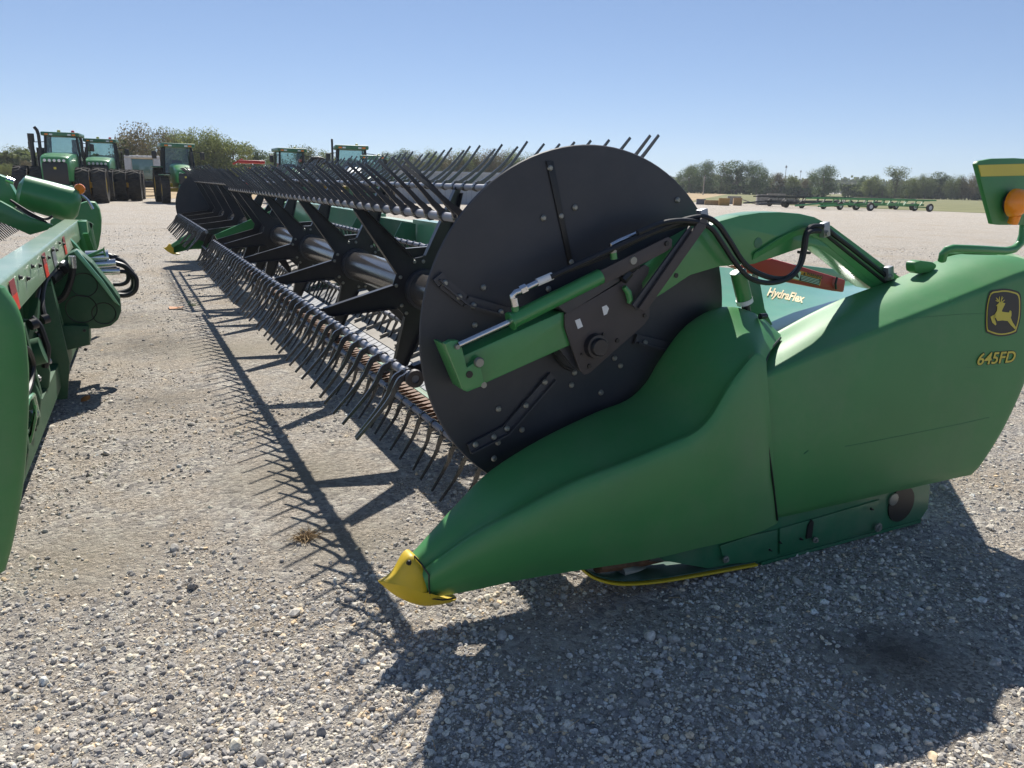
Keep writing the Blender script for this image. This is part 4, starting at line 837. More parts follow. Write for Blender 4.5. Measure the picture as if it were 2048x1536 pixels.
# big round arm fairing and arm
DRM = MB(); a_, b_ = at(42,382,Y=9.6), at(150,412,Y=9.6); d_ = (b_-a_)
DRM.tube([a_-d_*.06, a_, a_+d_*.03, a_+d_*.5, b_-d_*.06, b_+d_*.02, b_+d_*.09], [.08, .145, .17, .18, .185, .165, .09], 26); DRM.build('arm_fairing', M['green'], LH)
AM = MB(); AM.prism([at(p_, q_, Y=9.9) for p_, q_ in ((-60,330),(0,350),(14,356),(30,385),(40,405),(25,420),(10,440),(-60,460))], (0, .25, 0), .02); AM.build('reel_arm', M['green'], LH)
AM = MB(); AM.prism([at(p_, q_, Y=9.2) for p_, q_ in ((-60,395),(0,402),(60,435),(105,450),(95,460),(60,470),(10,448),(-60,425))], (0, .12, 0), .01); AM.build('lift_arm', M['green'], LH)
lpath([(20,400,9.1),(60,425,9.1),(90,438,9.1),(105,432,9.1)], .012); lpath([(30,408,9.1),(60,430,9.1),(95,445,9.1)], .010)
MB().tube([at(12,358,Y=9.6), at(28,364,Y=9.6)], .03, 8).build('arm_pin', M['chrome'], LH)
OL = MB().lathe([(0, -.05), (.05, -.03), (.055, 0), (.055, .03), (0, .03)], at(159,378,Y=9.6), (0, 1, 0), 14).build('marker_lamp', M['orangelamp'], LH)
MB().tube([at(155,358,Y=9.6), at(162,385,Y=9.6)], .008, 6).build('lamp_whip', M['kdecal'], OL)
lpath([(160,388,9.6),(175,400,9.6),(186,418,9.6)], .014, M['chrome'], 'lamp_wire')
# reel piece of the left header
c = V(-2.0, 0, .85)
for k in range(3):
    a0 = R(20+k*60); q = V(c.x+.62*math.cos(a0), 0, c.z+.62*math.sin(a0))
    bt = MB().tube([V(q.x, 5.0, q.z), V(q.x, 15, q.z)], .022, 8).build('bat_tube', M['bar'], LH)
    lump = MB(); y = 5.1
    tine_mesh((4, [(0, 0), (.03, .03), (.06, -.02), (.10, -.07), (.16, -.14), (.24, -.24)]))
    while y < 15: lump.add([V(*v)+V(q.x, y, q.z) for v in TM_V[4][0]], TM_V[4][1]); y += .166
    lump.build('tine_run', M['poly'], bt, kind='stuff')
MB().tube([V(-2.0, 4.5, .85), V(-2.0, 15, .85)], .11, 16).build('centre_tube', M['black'], LH)
MB().add([V(-.8, 3.4, .45), V(-1.7, 3.4, .15), V(-1.7, 15, .15), V(-.8, 15, .45)], [(0, 1, 2, 3)]).build('draper_belt', M['rubber'], LH)

# ================================================================== TRACTORS AND BACKGROUND MACHINES
def tyre(parent, c, r, w, rimmat, lug=True):
    c = V(*c); t = MB()
    rr = r*.60
    t.lathe([(rr, -w*.36), (r*.80, -w*.5), (r*.93, -w*.48), (r*.96, -w*.3), (r*.965, 0), (r*.96, w*.3), (r*.93, w*.48), (r*.80, w*.5), (rr, w*.36)], c, (1, 0, 0), 30)
    if lug:
        n = 22
        for k in range(n):
            a = 2*math.pi*k/n
            for sg in (-1, 1):
                a2 = a+(math.pi/n if sg > 0 else 0); rad = V(0, math.cos(a2), math.sin(a2)); tn = V(0, -math.sin(a2), math.cos(a2))
                p1 = c+rad*r*.965+V(sg*w*.03, 0, 0); p2 = c+rad*r*.945+tn*r*.13+V(sg*w*.47, 0, 0)
                t.beam(p1, p2, r*.055, r*.07, up=rad)
    o = t.build('tyre', M['tyre'], parent)
    MB().lathe([(0, -w*.12), (rr*.35, -w*.12), (rr*.4, -w*.2), (rr*.8, -w*.05), (rr*.9, -w*.34), (rr*1.01, -w*.36), (rr*1.01, w*.36), (rr*.9, w*.34), (rr*.8, w*.05), (0, w*.12)], c, (1, 0, 0), 24).build('rim', rimmat, o)
    return o
def cab(root, x, y0, y1, z0, z1, roofm=None, taper=.12):
    X = x
    for sx in (-1, 1):
        for yy, ty in ((y0, .12), (y1, -.05)):
            MB().beam((sx*X, yy, z0), (sx*(X-taper), yy+ty, z1), .09, .09).build('cab_post', M['kdecal'], root)
    g_ = MB(); a = X-.03; b = X-taper-.03
    g_.add([V(-a, y0+.02, z0), V(a, y0+.02, z0), V(b, y0+.14, z1), V(-b, y0+.14, z1), V(-a, y1-.02, z0), V(a, y1-.02, z0), V(b, y1-.07, z1), V(-b, y1-.07, z1)],
           [(0, 1, 2, 3), (5, 4, 7, 6), (1, 5, 6, 2), (4, 0, 3, 7)])
    g_.build('cab_glass', M['cabglass'], root)
    MB().box((0, (y0+y1)/2, z0+.05), (2*X, y1-y0, .1)).build('cab_floor', M['cabin'], root)
    MB().box((0, y0+1.0, z0+.45), (.55, .15, .8), None, .04).box((0, y0+.8, z0+.2), (.55, .5, .2), None, .04).build('seat', M['cabin'], root)
    MB().lathe([(.19, 0), (.215, .015), (.19, .03), (.175, .015), (.19, 0)], (0, y0+.45, z0+.62), (0, -.5, 1), 16).tube([(0, y0+.3, z0+.1), (0, y0+.45, z0+.63)], .04, 6).build('steering_wheel', M['kdecal'], root)
    rf = MB().box((0, (y0+y1)/2+.05, z1+.11), (2*X+.12, y1-y0+.45, .22), None, .07).build('roof', roofm or M['greend'], root)
    for sx in (-.75, -.5, .5, .75): MB().box((sx*X, y0-.17, z1+.08), (.17, .03, .08)).build('work_lamp', M['lamp'] if abs(sx) < .6 else M['orangelamp'], rf)
    return rf
M['cabglass'] = None
def cabglass():
    m = bpy.data.materials.new('tinted_cab_glass'); m.use_nodes = True; nt = m.node_tree; L = nt.links.new
    g = nd(nt, 'ShaderNodeBsdfGlossy', Roughness=.05); t = nd(nt, 'ShaderNodeBsdfTransparent'); t.inputs[0].default_value = (.52, .66, .64, 1); mx = nd(nt, 'ShaderNodeMixShader')
    fr_ = nd(nt, 'ShaderNodeFresnel', IOR=1.9); L(fr_.outputs[0], mx.inputs[0]); L(t.outputs[0], mx.inputs[1]); L(g.outputs[0], mx.inputs[2]); L(mx.outputs[0], nt.nodes['Material Output'].inputs[0]); return m
M['cabglass'] = cabglass()
def mirror(root, x, y, z, s):
    MB().beam((s*.75, y, z+.15), (s*x, y-.1, z+.1), .04, .04).build('mirror_arm', M['kdecal'], root); MB().box((s*x, y-.12, z-.1), (.24, .08, .42), None, .03).build('mirror', M['kdecal'], root)
def big_tractor(name, label, grp):
    t = thing(name, label, 'tractor', (0, 0, 0), grp)
    for y in (-1.9, 1.9):
        for x in (-1.95, -1.1, 1.1, 1.95): tyre(t, (x, y, 1.0), 1.0, .72, M['rim'])
        MB().beam((-2.1, y, 1.0), (2.1, y, 1.0), .25, .3).build('axle', M['rim'], t)
    g_ = []
    for y, w, zt in ((-3.75, .60, 2.20), (-3.6, .66, 2.42), (-3.2, .70, 2.52), (-2, .72, 2.66), (-.7, .74, 2.72)):
        g_.append([V(-w, y, 1.2), V(-w, y, zt-.18), V(-w*.8, y, zt), V(0, y, zt+.03), V(w*.8, y, zt), V(w, y, zt-.18), V(w, y, 1.2)])
    hd = MB().patch(g_, 4, 4, .03).build('hood', M['green'], t)
    MB().box((0, -3.72, 1.60), (1.22, .1, 1.15), None, .04).build('grille', M['kdecal'], hd)
    for k in range(5): MB().lathe([(0, -.03), (.075, -.02), (.08, 0)], (-.46+.23*k, -3.76, 2.28+.0), (0, 1, 0), 14).build('headlight', M['lamp'], hd)
    MB().box((0, -3.79, 1.88), (.12, .02, .12)).build('badge', M['ydecal'], hd)
    MB().box((-.3, -2.9, 2.59), (.4, .9, .02), Matrix.Rotation(R(5), 3, 'X')).box((.3, -2.9, 2.59), (.4, .9, .02), Matrix.Rotation(R(5), 3, 'X')).build('hood_vent', M['greend'], hd)
    MB().box((0, -2, .95), (1.1, 3.4, .5), None, .05).box((0, 2.0, 1.1), (1.2, 2.6, .6), None, .05).build('chassis', M['greend'], t)
    MB().box((0, -3.7, .8), (1.5, .35, .35), None, .05).build('front_weight', M['greend'], t)
    rf = cab(t, .92, -.65, 1.15, 1.95, 3.68)
    for x, s in ((.2, 'y'), (1.0, 'r')): MB().lathe([(0, .16), (.08, .14), (.1, 0)], (-.25+x*.9-.1, .1, 3.9), (0, 0, 1), 12).build('beacon', M['ydecal'] if s == 'y' else M['reflect'], rf)
    MB().tube([(-1.05, -.95, 1.7), (-1.05, -.95, 3.0)], .20, 14).tube([(-1.05, -.95, 3.0), (-1.05, -.95, 3.7)], .09, 10).tube([(-1.05, -.95, 3.7), (-1.1, -.95, 3.95), (-1.22, -.95, 4.12)], .09, 10).build('exhaust_stack', M['kdecal'], t)
    MB().tube([(-1.42, -1.1, 1.8), (-1.42, -1.1, 3.3)], .12, 12).tube([(-1.42, -1.1, 3.3), (-1.42, -1.1, 3.75)], .17, 12).build('air_intake', M['kdecal'], t)
    MB().box((1.35, .3, 1.75), (.9, 1.5, .12), None, .03).box((-1.35, .3, 1.75), (.9, 1.5, .12), None, .03).build('fender', M['kdecal'], t)
    MB().beam((1.0, -.7, 1.3), (1.25, -1.1, 3.1), .05, .05).build('handrail', M['kdecal'], t)
    mirror(t, 1.55, -.6, 3.2, 1); mirror(t, 1.55, -.6, 3.2, -1)
    return t
def row_tractor(name, label, grp, duals=False, hoodm='green', mirr=True):
    t = thing(name, label, 'tractor', (0, 0, 0), grp)
    for s in (-1, 1):
        tyre(t, (s*1.0, 1.2, .98), .98, .50, M['rim']); tyre(t, (s*.95, -1.75, .74), .74, .42, M['rim'])
        if duals: tyre(t, (s*1.75, 1.2, .98), .98, .50, M['rim'])
        MB().box((s*1.05, 1.0, 2.0), (.6, 1.5, .08), None, .03).box((s*.95, -1.75, 1.55), (.5, .9, .05), None, .02).build('fender', M['green'] if s > 0 else M['greend'], t)
    MB().beam((-1.8 if duals else -1.1, 1.2, .98), (1.8 if duals else 1.1, 1.2, .98), .22, .22).beam((-.9, -1.75, .74), (.9, -1.75, .74), .2, .2).build('axle', M['rim'], t)
    g_ = []
    for y, w, zt in ((-2.95, .34, 1.62), (-2.8, .42, 1.80), (-2.3, .45, 1.95), (-1.4, .46, 2.08), (-.3, .46, 2.15)):
        g_.append([V(-w, y, 1.15), V(-w, y, zt-.16), V(-w*.75, y, zt), V(0, y, zt+.04), V(w*.75, y, zt), V(w, y, zt-.16), V(w, y, 1.15)])
    hd = MB().patch(g_, 4, 4, .03).build('hood', M[hoodm], t)
    MB().box((0, -2.93, 1.33), (.66, .1, .62), None, .04).build('grille', M['kdecal'], hd)
    for k in (-1, 1): MB().box((k*.2, -2.93, 1.66), (.2, .05, .09), None, .01).build('headlight', M['lamp'], hd)
    MB().box((0, -2.99, 1.45), (.09, .02, .09)).build('badge', M['ydecal'], hd)
    MB().box((0, -.9, .95), (.6, 3.6, .5), None, .05).build('chassis', M['greend'], t)
    MB().box((0, -3.1, .85), (.8, .3, .4), None, .04).build('front_weight', M['greend'], t)
    rf = cab(t, .82, -.35, 1.25, 1.55, 3.1)
    MB().lathe([(0, .12), (.07, .1), (.09, 0)], (.3, .2, 3.32), (0, 0, 1), 10).build('beacon', M['ydecal'], rf)
    MB().tube([(.62, -.5, 1.9), (.62, -.5, 2.9)], .075, 10).build('exhaust_stack', M['kdecal'], t)
    if mirr: mirror(t, 1.25, -.3, 2.75, 1); mirror(t, 1.25, -.3, 2.75, -1)
    return t
def place(o, px, py, rz=0., dx=0):
    p = at(px, py, Z=0); o.location = (p.x, p.y, 0); o.rotation_euler.z = rz
def face(px): # rotation making a machine face the camera
    p = at(px, 403, Z=0); return -math.atan2(p.x, p.y)
GT = 'tractors parked across the back of the gravel yard'
t1 = big_tractor('articulated_tractor', 'large articulated tractor with twin stacks and dual tyres, leftmost of the parked tractors', GT)
t1.scale = (.95, .95, .95); place(t1, 140, 403, face(140)-R(8))
t2 = copy_tree(t1); t2['label'] = 'articulated dual wheel tractor half hidden behind the leftmost tractor'; place(t2, 214, 399, face(216)-R(5)); t2.scale = (.93, .93, .93)
t3 = row_tractor('row_crop_tractor', 'row crop tractor with yellow rims, just left of the far end of the reel', GT); place(t3, 363, 405, face(363)+R(6)); t3.scale = (1.05, 1.05, 1.02)
t4 = row_tractor('row_crop_tractor', 'tractor with a sun glint painted as a pale hood, behind the middle of the reel tines', GT, hoodm='sheet'); place(t4, 586, 407, face(585)+R(12)); t4.scale = (1.02, 1.02, 1.02)  # green hood given the paler sheen colour in place of a glint
t5 = row_tractor('row_crop_tractor', 'tall cab tractor right of the black hose arch, behind the reel', GT, duals=True, hoodm='whitepaint'); place(t5, 706, 413, face(702)+R(4)); t5.scale = (1.1, 1.1, 1.06)
t6 = row_tractor('row_crop_tractor', 'small cab tractor with a front stack, rightmost of the parked tractors', GT, hoodm='green', mirr=False); place(t6, 750, 419, face(746)-R(5)); t6.scale = (.82, .82, .86)
# white truck cab box between
tr = thing('combine_harvester', 'pale grey combine with dark glass front, left of the row crop tractor', 'combine harvester', (0, 0, 0))
MB().box((-1.05, .5, 2.2), (.5, 3, 2.2), None, .08).box((1.05, .5, 2.2), (.5, 3, 2.2), None, .08).box((0, .5, 3.35), (2.6, 3.1, .22), None, .06).build('body', M['whitepaint'], tr)
MB().box((0, -.95, 2.3), (1.55, .06, 1.7), None, .02).build('windscreen', M['glass'], tr)
MB().box((0, -.7, 1.0), (2.5, .9, .5), None, .05).build('front_step', M['kdecal'], tr)
for k in range(4): MB().beam((-1.1, -1.2-.1*k, .35+.2*k), (1.1, -1.2-.1*k, .35+.2*k), .1, .05).build('step', M['kdecal'], tr)
for k in range(6): MB().box((-.9+.36*k, -1.06, 3.38), (.2, .05, .1)).build('work_lamp', M['lamp'], tr)
for s in (-1, 1): tyre(tr, (s*1.2, 1.2, .8), .8, .5, M['rim'], False)
place(tr, 291, 391, face(291)); tr.scale = (.95, .95, .86)
# red machine
rm = thing('red_field_sprayer', 'red framed machine with orange lamps behind the far reel tines', 'farm implement', (0, 0, 0))
MB().box((0, 0, 2.35), (1.8, 1.8, .18), None, .05).beam((-1.3, -.2, 2.2), (-.6, -.2, 2.5), .5, .12).build('roof', M['red'], rm)
for x in (-.85, -.3, .3, .85): MB().beam((x, -.8, .8), (x, -.8, 2.3), .09, .09).build('frame_post', M['kdecal'], rm)
MB().box((0, 0, 1.1), (1.9, 2.4, .7), None, .06).build('body', M['red'], rm)
for z in (1.6, 1.8, 2.0): MB().beam((.8, -.5, z), (2.2, -.4, z+.05), .06, .05).build('boom_section', M['kdecal'], rm)
for x in (-.2, .75): MB().box((x, -.95, 1.95), (.2, .1, .12)).build('marker_lamp', M['orangelamp'], rm)
for s in (-1, 1): tyre(rm, (s*1.1, .3, .7), .7, .4, M['rim'], False)
place(rm, 508, 401, face(505)); rm.scale = (.95, .95, 1.1)
# hose arch = loader with hoses
ar = thing('air_seeder', 'black arching seed hoses on a frame between two parked tractors', 'farm implement', (0, 0, 0))
for k in range(5):
    rr_ = 1.0-.09*k; MB().tube([V(-math.cos(t)*rr_+.15*k*.3, .15*k, 1.9+.85*math.sin(t)*(1-.08*k)) for t in [math.pi*j/14 for j in range(15)]], .06, 8).build('seed_hose', M['rubber'], ar)
MB().box((0, .3, 1.0), (2.2, 1.2, 1.5), None, .08).build('frame', M['kdecal'], ar)
MB().box((1.05, .2, 2.6), (.16, .2, 2.6), None, .03).build('mast', M['kdecal'], ar)
for x in (.3, .75): MB().box((x, -.4, 2.0), (.16, .08, .12)).build('marker_lamp', M['orangelamp'], ar)
for s in (-1, 1): tyre(ar, (s*1.2, .3, .5), .5, .3, M['rim'], False)
place(ar, 640, 405, face(642)); ar.scale = (.9, .9, 1.08)
# header trailers
def trailer(label, L_, grp, m, wr, n):
    t = thing('header_trailer', label, 'trailer', (0, 0, 0), grp)
    MB().beam((-L_/2-2.4, -.25, .98), (L_/2+.8, -.25, .98), .10, .13).beam((-L_/2-2.4, .45, .93), (L_/2+.8, .45, .93), .10, .1).build('rail', m, t)
    MB().beam((-L_/2-1.2, 0, .50), (L_/2-.3, 0, .56), .16, .17).build('main_beam', m, t)
    for k in range(n):
        x = -L_/2+1.0+k*(L_-2)/(n-1)
        MB().beam((x, -.3, .5), (x+.4, -.3, .93), .08, .08).beam((x, .4, .5), (x+.3, .45, .88), .08, .08).build('support', m, t)
    for x in (-L_/2+.5, L_/2-.4):
        for s in (-1, 1):
            c = (x, s*.85, .35); o = MB().lathe([(.18, -.10), (.31, -.12), (.35, -.08), (.35, .08), (.31, .12), (.18, .10)], c, (0, 1, 0), 20).build('wheel', M['tyre'], t)
            MB().lathe([(0, -.08), (.08, -.09), (.16, -.07), (.19, -.10), (.19, .10), (.16, .07), (0, .08)], c, (0, 1, 0), 16).build('rim', M[wr], o)
        MB().beam((x, -.8, .36), (x, .8, .36), .1, .1).build('axle', m, t)
    MB().tube([(-L_/2-4.2, 0, .30), (-L_/2-1.1, 0, .50)], .07, 8).build('drawbar', m, t)
    return t
GH = 'long header trailers parked at the yard edge'
va, vb = at(1435,421,Z=0), at(1843,423,Z=0)
def tp(t, pa, pb, z=0):
    a = at(*pa, Z=0); b = at(*pb, Z=0); d = b-a; c = (a+b)/2; t.location = (c.x, c.y, 0); t.rotation_euler.z = math.atan2(d.y, d.x)
def dist(pa, pb): return (at(*pb, Z=0)-at(*pa, Z=0)).length
q = ((1716,421),(1850,423)); h1 = trailer('green header trailer with white wheels, nearest and rightmost of the long trailers', dist(*q), GH, M['green'], 'wrim', 4); tp(h1, *q)
q = ((1655,419),(1812,420)); h2 = trailer('green header trailer just behind the nearest one, its drawbar reaching left', dist(*q), GH, M['green'], 'wrim', 5); tp(h2, *q)
q = ((1580,416),(1770,417)); h3 = trailer('black header trailer behind the green ones with its rail sticking out left', dist(*q), GH, M['kdecal'], 'kdecal', 5); tp(h3, *q)
q = ((1546,413),(1690,414)); h4 = trailer('black header trailer farthest back beside the pallet stacks', dist(*q), GH, M['kdecal'], 'kdecal', 4); tp(h4, *q)
# crates and pallets
def crate(px, py, w, h, dd, m, label, slats=True, name='wooden_crate', cat='crate', grp='crates and pallets at the yard edge'):
    p = at(px, py, Z=0); t = thing(name, label, cat, (0, 0, 0), grp)
    MB().box((0, 0, h/2), (w*.96, dd*.96, h*.98)).build('inside', m, t)
    for k in range(max(2, int(h/.22))):
        z = .08+k*(h-.1)/max(1, int(h/.22)-1+(h < .44)); MB().box((0, -dd/2, z), (w, .04, .12)).build('slat', m, t)
    for s in (-1, 1): MB().box((s*(w/2-.06), -dd/2-.03, h/2), (.1, .04, h)).build('corner_post', m, t)
    t.location = (p.x, p.y, 0); t.rotation_euler.z = -YAW-R(10); return t
crate(1401,409, .88, .5, .8, mat('grey_box_board', (.16, .16, .17), .8), 'dark grey crate at the left end of the crate row')
crate(1423,410, 1.4, .42, 1.0, M['wood'], 'low open stack of pale boards right of the dark grey crate')
crate(1447,411, 1.0, .66, 1.0, mat('orange_board', (.45, .27, .09), .8), 'orange brown plywood crate in the crate row')
crate(1467,408, 1.4, .78, 1.0, M['woodg'], 'grey crate behind the orange brown crate')
crate(1474,411, .8, .70, .8, M['wood'], 'light timber crate left of the leaning frames')
crate(1550,409, 1.9, 1.15, 1.2, M['woodg'], 'tallest stack of grey pallets behind the trailers', name='pallet_stack', cat='pallets')
crate(1524,410, 1.3, 1.05, 1.2, M['woodg'], 'grey pallet stack left of the tallest stack', name='pallet_stack', cat='pallets')
crate(1580,409, 1.4, .8, 1.2, M['woodg'], 'low pallet stack between the tallest stack and the trailers', name='pallet_stack', cat='pallets')
lf = thing('leaning_ladder_frame', 'pale slatted frame leaning towards the gravel beside the crates', 'frame', (0, 0, 0))
for k in range(4): MB().beam((-.8, -.4+.3*k, .55), (.8, -.4+.3*k, .08), .08, .06).build('rail', M['woodg'], lf)
p = at(1500,411,Z=0); lf.location = p; lf.rotation_euler.z = -YAW-R(5)
# poles
pl = thing('utility_pole', 'thin wooden utility pole behind the crates', 'utility pole'); MB().tube([(0, 0, 0), (0, 0, 4.4)], [.14, .11], 8).build('pole', M['woodg'], pl); MB().beam((-.7, 0, 4.1), (.7, 0, 4.1), .08, .1).build('crossarm', M['woodg'], pl)
p = at(1406,388,D=200); p.z = 0; pl.location = (p.x, p.y, 0); PP = p
wr = MB()
for dz in (0, -.9): wr.tube([V(p.x+k*14, p.y-k*7, 3.9+dz+.03*(k-5)**2) for k in range(12)], .014, 4)
WLo = wr.build('power_line', M['kdecal']); tag(WLo, 'sagging overhead wires running past the utility pole', 'power line')
for px, top, d, lab in ((1567,330,420,'taller radio mast rising above the trees right of the dark grove'), (1597,340,520,'fainter radio mast just right of the taller mast')):
    b_ = at(px, 386, D=d); ms = thing('radio_mast', lab, 'radio mast', (0, 0, 0), 'radio masts on the skyline'); ht = at(px, top, D=d).z
    MB().tube([(0, 0, 0), (0, 0, ht)], [.22, .12], 5).build('mast', M['steelgrey'], ms); MB().tube([(0, 0, ht*.9), (0, 0, ht*.97)], .5, 6).build('antenna', M['steelgrey'], ms)
    ms.location = (b_.x, b_.y, 0)
# grey metal building behind the reel
bd = thing('metal_shed', 'low pale grey metal shed seen under the raised tines left of the black disc', 'shed')
p = at(930,407,Z=0); w_ = 11
MB().box((0, 0, 1.1), (w_, 3, 2.2)).build('wall', mat('corrugated_pale', (.42, .43, .44), .6, var=.1, vscale=1.), bd)
for k in range(28): MB().box((-w_/2+.2+k*(w_-.4)/27, -1.52, 1.05), (.06, .05, 2.0)).build('wall_rib', M['steelgrey'], bd)
MB().box((0, 0, 2.26), (w_+.3, 3.3, .12)).build('roof', M['whitepaint'], bd)
bd.location = (p.x, p.y, 0); bd.rotation_euler.z = -YAW

# ================================================================== TREES
def leafy(seed, h, w, n, lobes):
    rs = random.Random(seed); mb = MB(); L_ = []
    for k in range(lobes):
        a = rs.uniform(0, 6.28); z = rs.uniform(.16, .88); rad = w*.5*math.sqrt(max(.05, 1-((z-.5)/.52)**2))*rs.uniform(.25, .85)
        L_.append((V(math.cos(a)*rad, math.sin(a)*rad, z*h), rs.uniform(.13, .24)*w, rs.uniform(.8, 1.25)))
    L_.append((V(0, 0, h*.82), w*.2, 1.1))
    for i in range(n):
        c, r_, sq = rs.choice(L_); d = V(rs.gauss(0, 1), rs.gauss(0, 1), rs.gauss(0, 1)).normalized()
        p = c+V(d.x, d.y, d.z*sq)*r_*(rs.uniform(.55, 1.08)); s = rs.uniform(.08, .19)*h/10
        nn = (d+V(rs.gauss(0, .5), rs.gauss(0, .5), rs.gauss(0, .5))).normalized(); u = nn.orthogonal().normalized(); v = nn.cross(u)
        mb.add([p+u*s*rs.uniform(.7, 1.2), p+v*s, p-u*s*rs.uniform(.6, 1.1), p-v*s*.8], [(0, 1, 2, 3)])
    tk = MB(); tk.tube([V(0, 0, 0), V(.05*w*rs.uniform(-1, 1), .0, h*.35), V(.08*w*rs.uniform(-1, 1), .05*w, h*.75)], [h*.028, h*.02, h*.008], 7)
    for c, r_, sq in L_[:9]: tk.tube([V(0, 0, h*rs.uniform(.15, .4)), c*.55+V(0, 0, h*.12), c], [h*.012, h*.008, h*.003], 5)
    return mb, tk
PRO = {}
def tree_proto(shape, colr):
    if (shape, colr) in PRO: return PRO[(shape, colr)]
    h, w, n, lb = ((10, 9, 8600, 26), (10, 7, 6600, 18), (10, 12, 12000, 38), (10, 8, 4200, 22))[shape]
    mb, tk = leafy(shape*7+len(colr), h, w, n, lb)
    PRO[(shape, colr)] = (mb.mesh('crown', FOL[colr]), tk.mesh('trunk', M['bark'])); return PRO[(shape, colr)]
def tree(px, base, top, d, shape, colr, label, grp, wf=1.):
    cm, tm = tree_proto(shape, colr); b_ = at(px, base, D=d); z = at(px, top, D=d).z; s = z/10
    t = thing('tree', label, 'tree', (b_.x, b_.y, 0), grp); t.rotation_euler.z = random.uniform(0, 6.28); t.scale = (s*wf, s*wf, s)
    for nm, me in (('trunk', tm), ('crown', cm)):
        o = bpy.data.objects.new(nm, me); COL.objects.link(o); o.parent = t
G1 = 'trees along the skyline'
TR = [ # px, top, dist, shape, colour, wf, label
 (8,312,150,0,'yellow',1,'yellowish tree at the left edge of the picture'),
 (38,293,150,3,'olive',1.1,'thin crowned olive tree left of the leftmost tractor'),
 (66,296,155,3,'olive',.9,'slender olive tree just left of the leftmost tractor stacks'),
 (20,330,120,2,'yellow',.8,'low yellow green tree above the left arm fairing'),
 (60,322,130,0,'brown',.9,'russet tree low beside the leftmost tractor'),
 (88,318,140,1,'olive',1.,'small tree right behind the leftmost exhaust stacks'),
 (262,275,120,1,'olive',1.2,'olive tree left of the tallest crown, behind the grey combine'),
 (300,255,120,2,'brown',.9,'tallest russet and olive tree above the grey combine'),
 (335,262,125,2,'olive',.8,'olive tree right of the tallest russet tree'),
 (372,270,125,2,'yellow',.8,'yellow green tree above the row crop tractor roof'),
 (405,266,118,2,'yellow',.9,'broad yellow green tree right of the row crop tractor'),
 (440,270,118,2,'yellow',.8,'yellow green tree left of the one ending the tall group'),
 (468,274,118,1,'yellow',1.2,'yellow green tree at the right end of the tall group'),
 (508,288,135,1,'green',1.3,'dark green round tree standing alone between two groups'),
 (545,305,150,0,'olive',1.1,'low olive tree left of the glinting tractor'),
 (600,292,150,3,'olive',1.1,'thin tree behind the red topped whip of the glinting tractor'),
 (625,298,150,3,'olive',1.,'thin olive tree above the black hose arch'),
 (655,305,150,0,'yellow',1.,'yellow green tree between the hose arch and the tall cab'),
 (770,305,170,0,'olive',1.,'olive tree right of the rightmost tractor'),
 (806,299,170,0,'green',1.,'green tree above the raised reel tines'),
 (835,306,175,2,'brown',.7,'first russet tree of the long autumn row'),
 (868,305,175,2,'yellow',.7,'yellow green tree in the long autumn row'),
 (900,307,175,2,'brown',.7,'russet tree in the middle of the autumn row'),
 (930,305,178,0,'yellow',1.2,'yellow tree right of the middle of the autumn row'),
 (960,302,180,2,'brown',.8,'wide russet tree left of the black disc'),
 (990,303,180,2,'brown',.7,'dark russet tree near the black disc'),
 (1018,306,180,2,'yellow',.7,'yellow green tree just left of the disc top'),
 (1048,309,180,2,'olive',.7,'olive tree partly behind the disc top'),
 (1375,330,255,0,'green',1.,'dark tree at the left end of the right hand grove'),
 (1408,321,250,0,'green',1.,'tall dark tree second in the right hand grove'),
 (1440,324,255,3,'olive',1.1,'thin see through tree in the middle of the right hand grove'),
 (1472,319,250,1,'green',1.2,'tall narrow dark tree right of the thin one in the grove'),
 (1512,325,250,2,'green',.8,'broad dark tree at the right end of the grove'),
 (1550,345,260,0,'brown',1.,'small brownish tree closing the grove'),
 (1580,352,260,0,'yellow',1.1,'yellow green low tree left of the single round tree'),
 (1608,358,260,0,'brown',1.,'low russet tree beside the single round tree'),
 (1645,331,240,0,'green',1.15,'single round dark tree right of the radio masts'),
 (1722,350,330,1,'green',1.1,'slim tree left of the yellow green tree at right'),
 (1744,352,255,0,'yellow',1.1,'bright yellow green tree in the right hand hedge line'),
 (1765,370,255,0,'olive',1.,'small olive tree between two taller ones in the hedge line'),
 (1789,334,260,3,'olive',1.3,'tall airy tree of the right hand hedge line'),
 (1820,356,265,2,'yellow',.8,'pale yellow green tree right of the tall airy tree'),
 (1850,350,265,2,'olive',.7,'olive tree in the middle of the hedge line'),
 (1878,342,270,1,'green',1.2,'dark pointed tree in the hedge line'),
 (1905,352,265,2,'olive',.8,'olive tree right of the pointed dark tree'),
 (1938,350,265,2,'brown',.8,'russet tree left of the amber lamp panel'),
 (1968,350,265,2,'green',.8,'dark tree behind the edge of the marker panel'),
 (2010,348,265,2,'yellow',.9,'yellow green tree right of the marker panel edge'),
 (2045,345,265,2,'olive',.9,'olive tree at the right edge of the picture')]
for px, top, d, sh_, c_, wf, lab in TR: tree(px, 386+(px-1024)*.004, top, d, sh_, c_, lab, G1, wf)
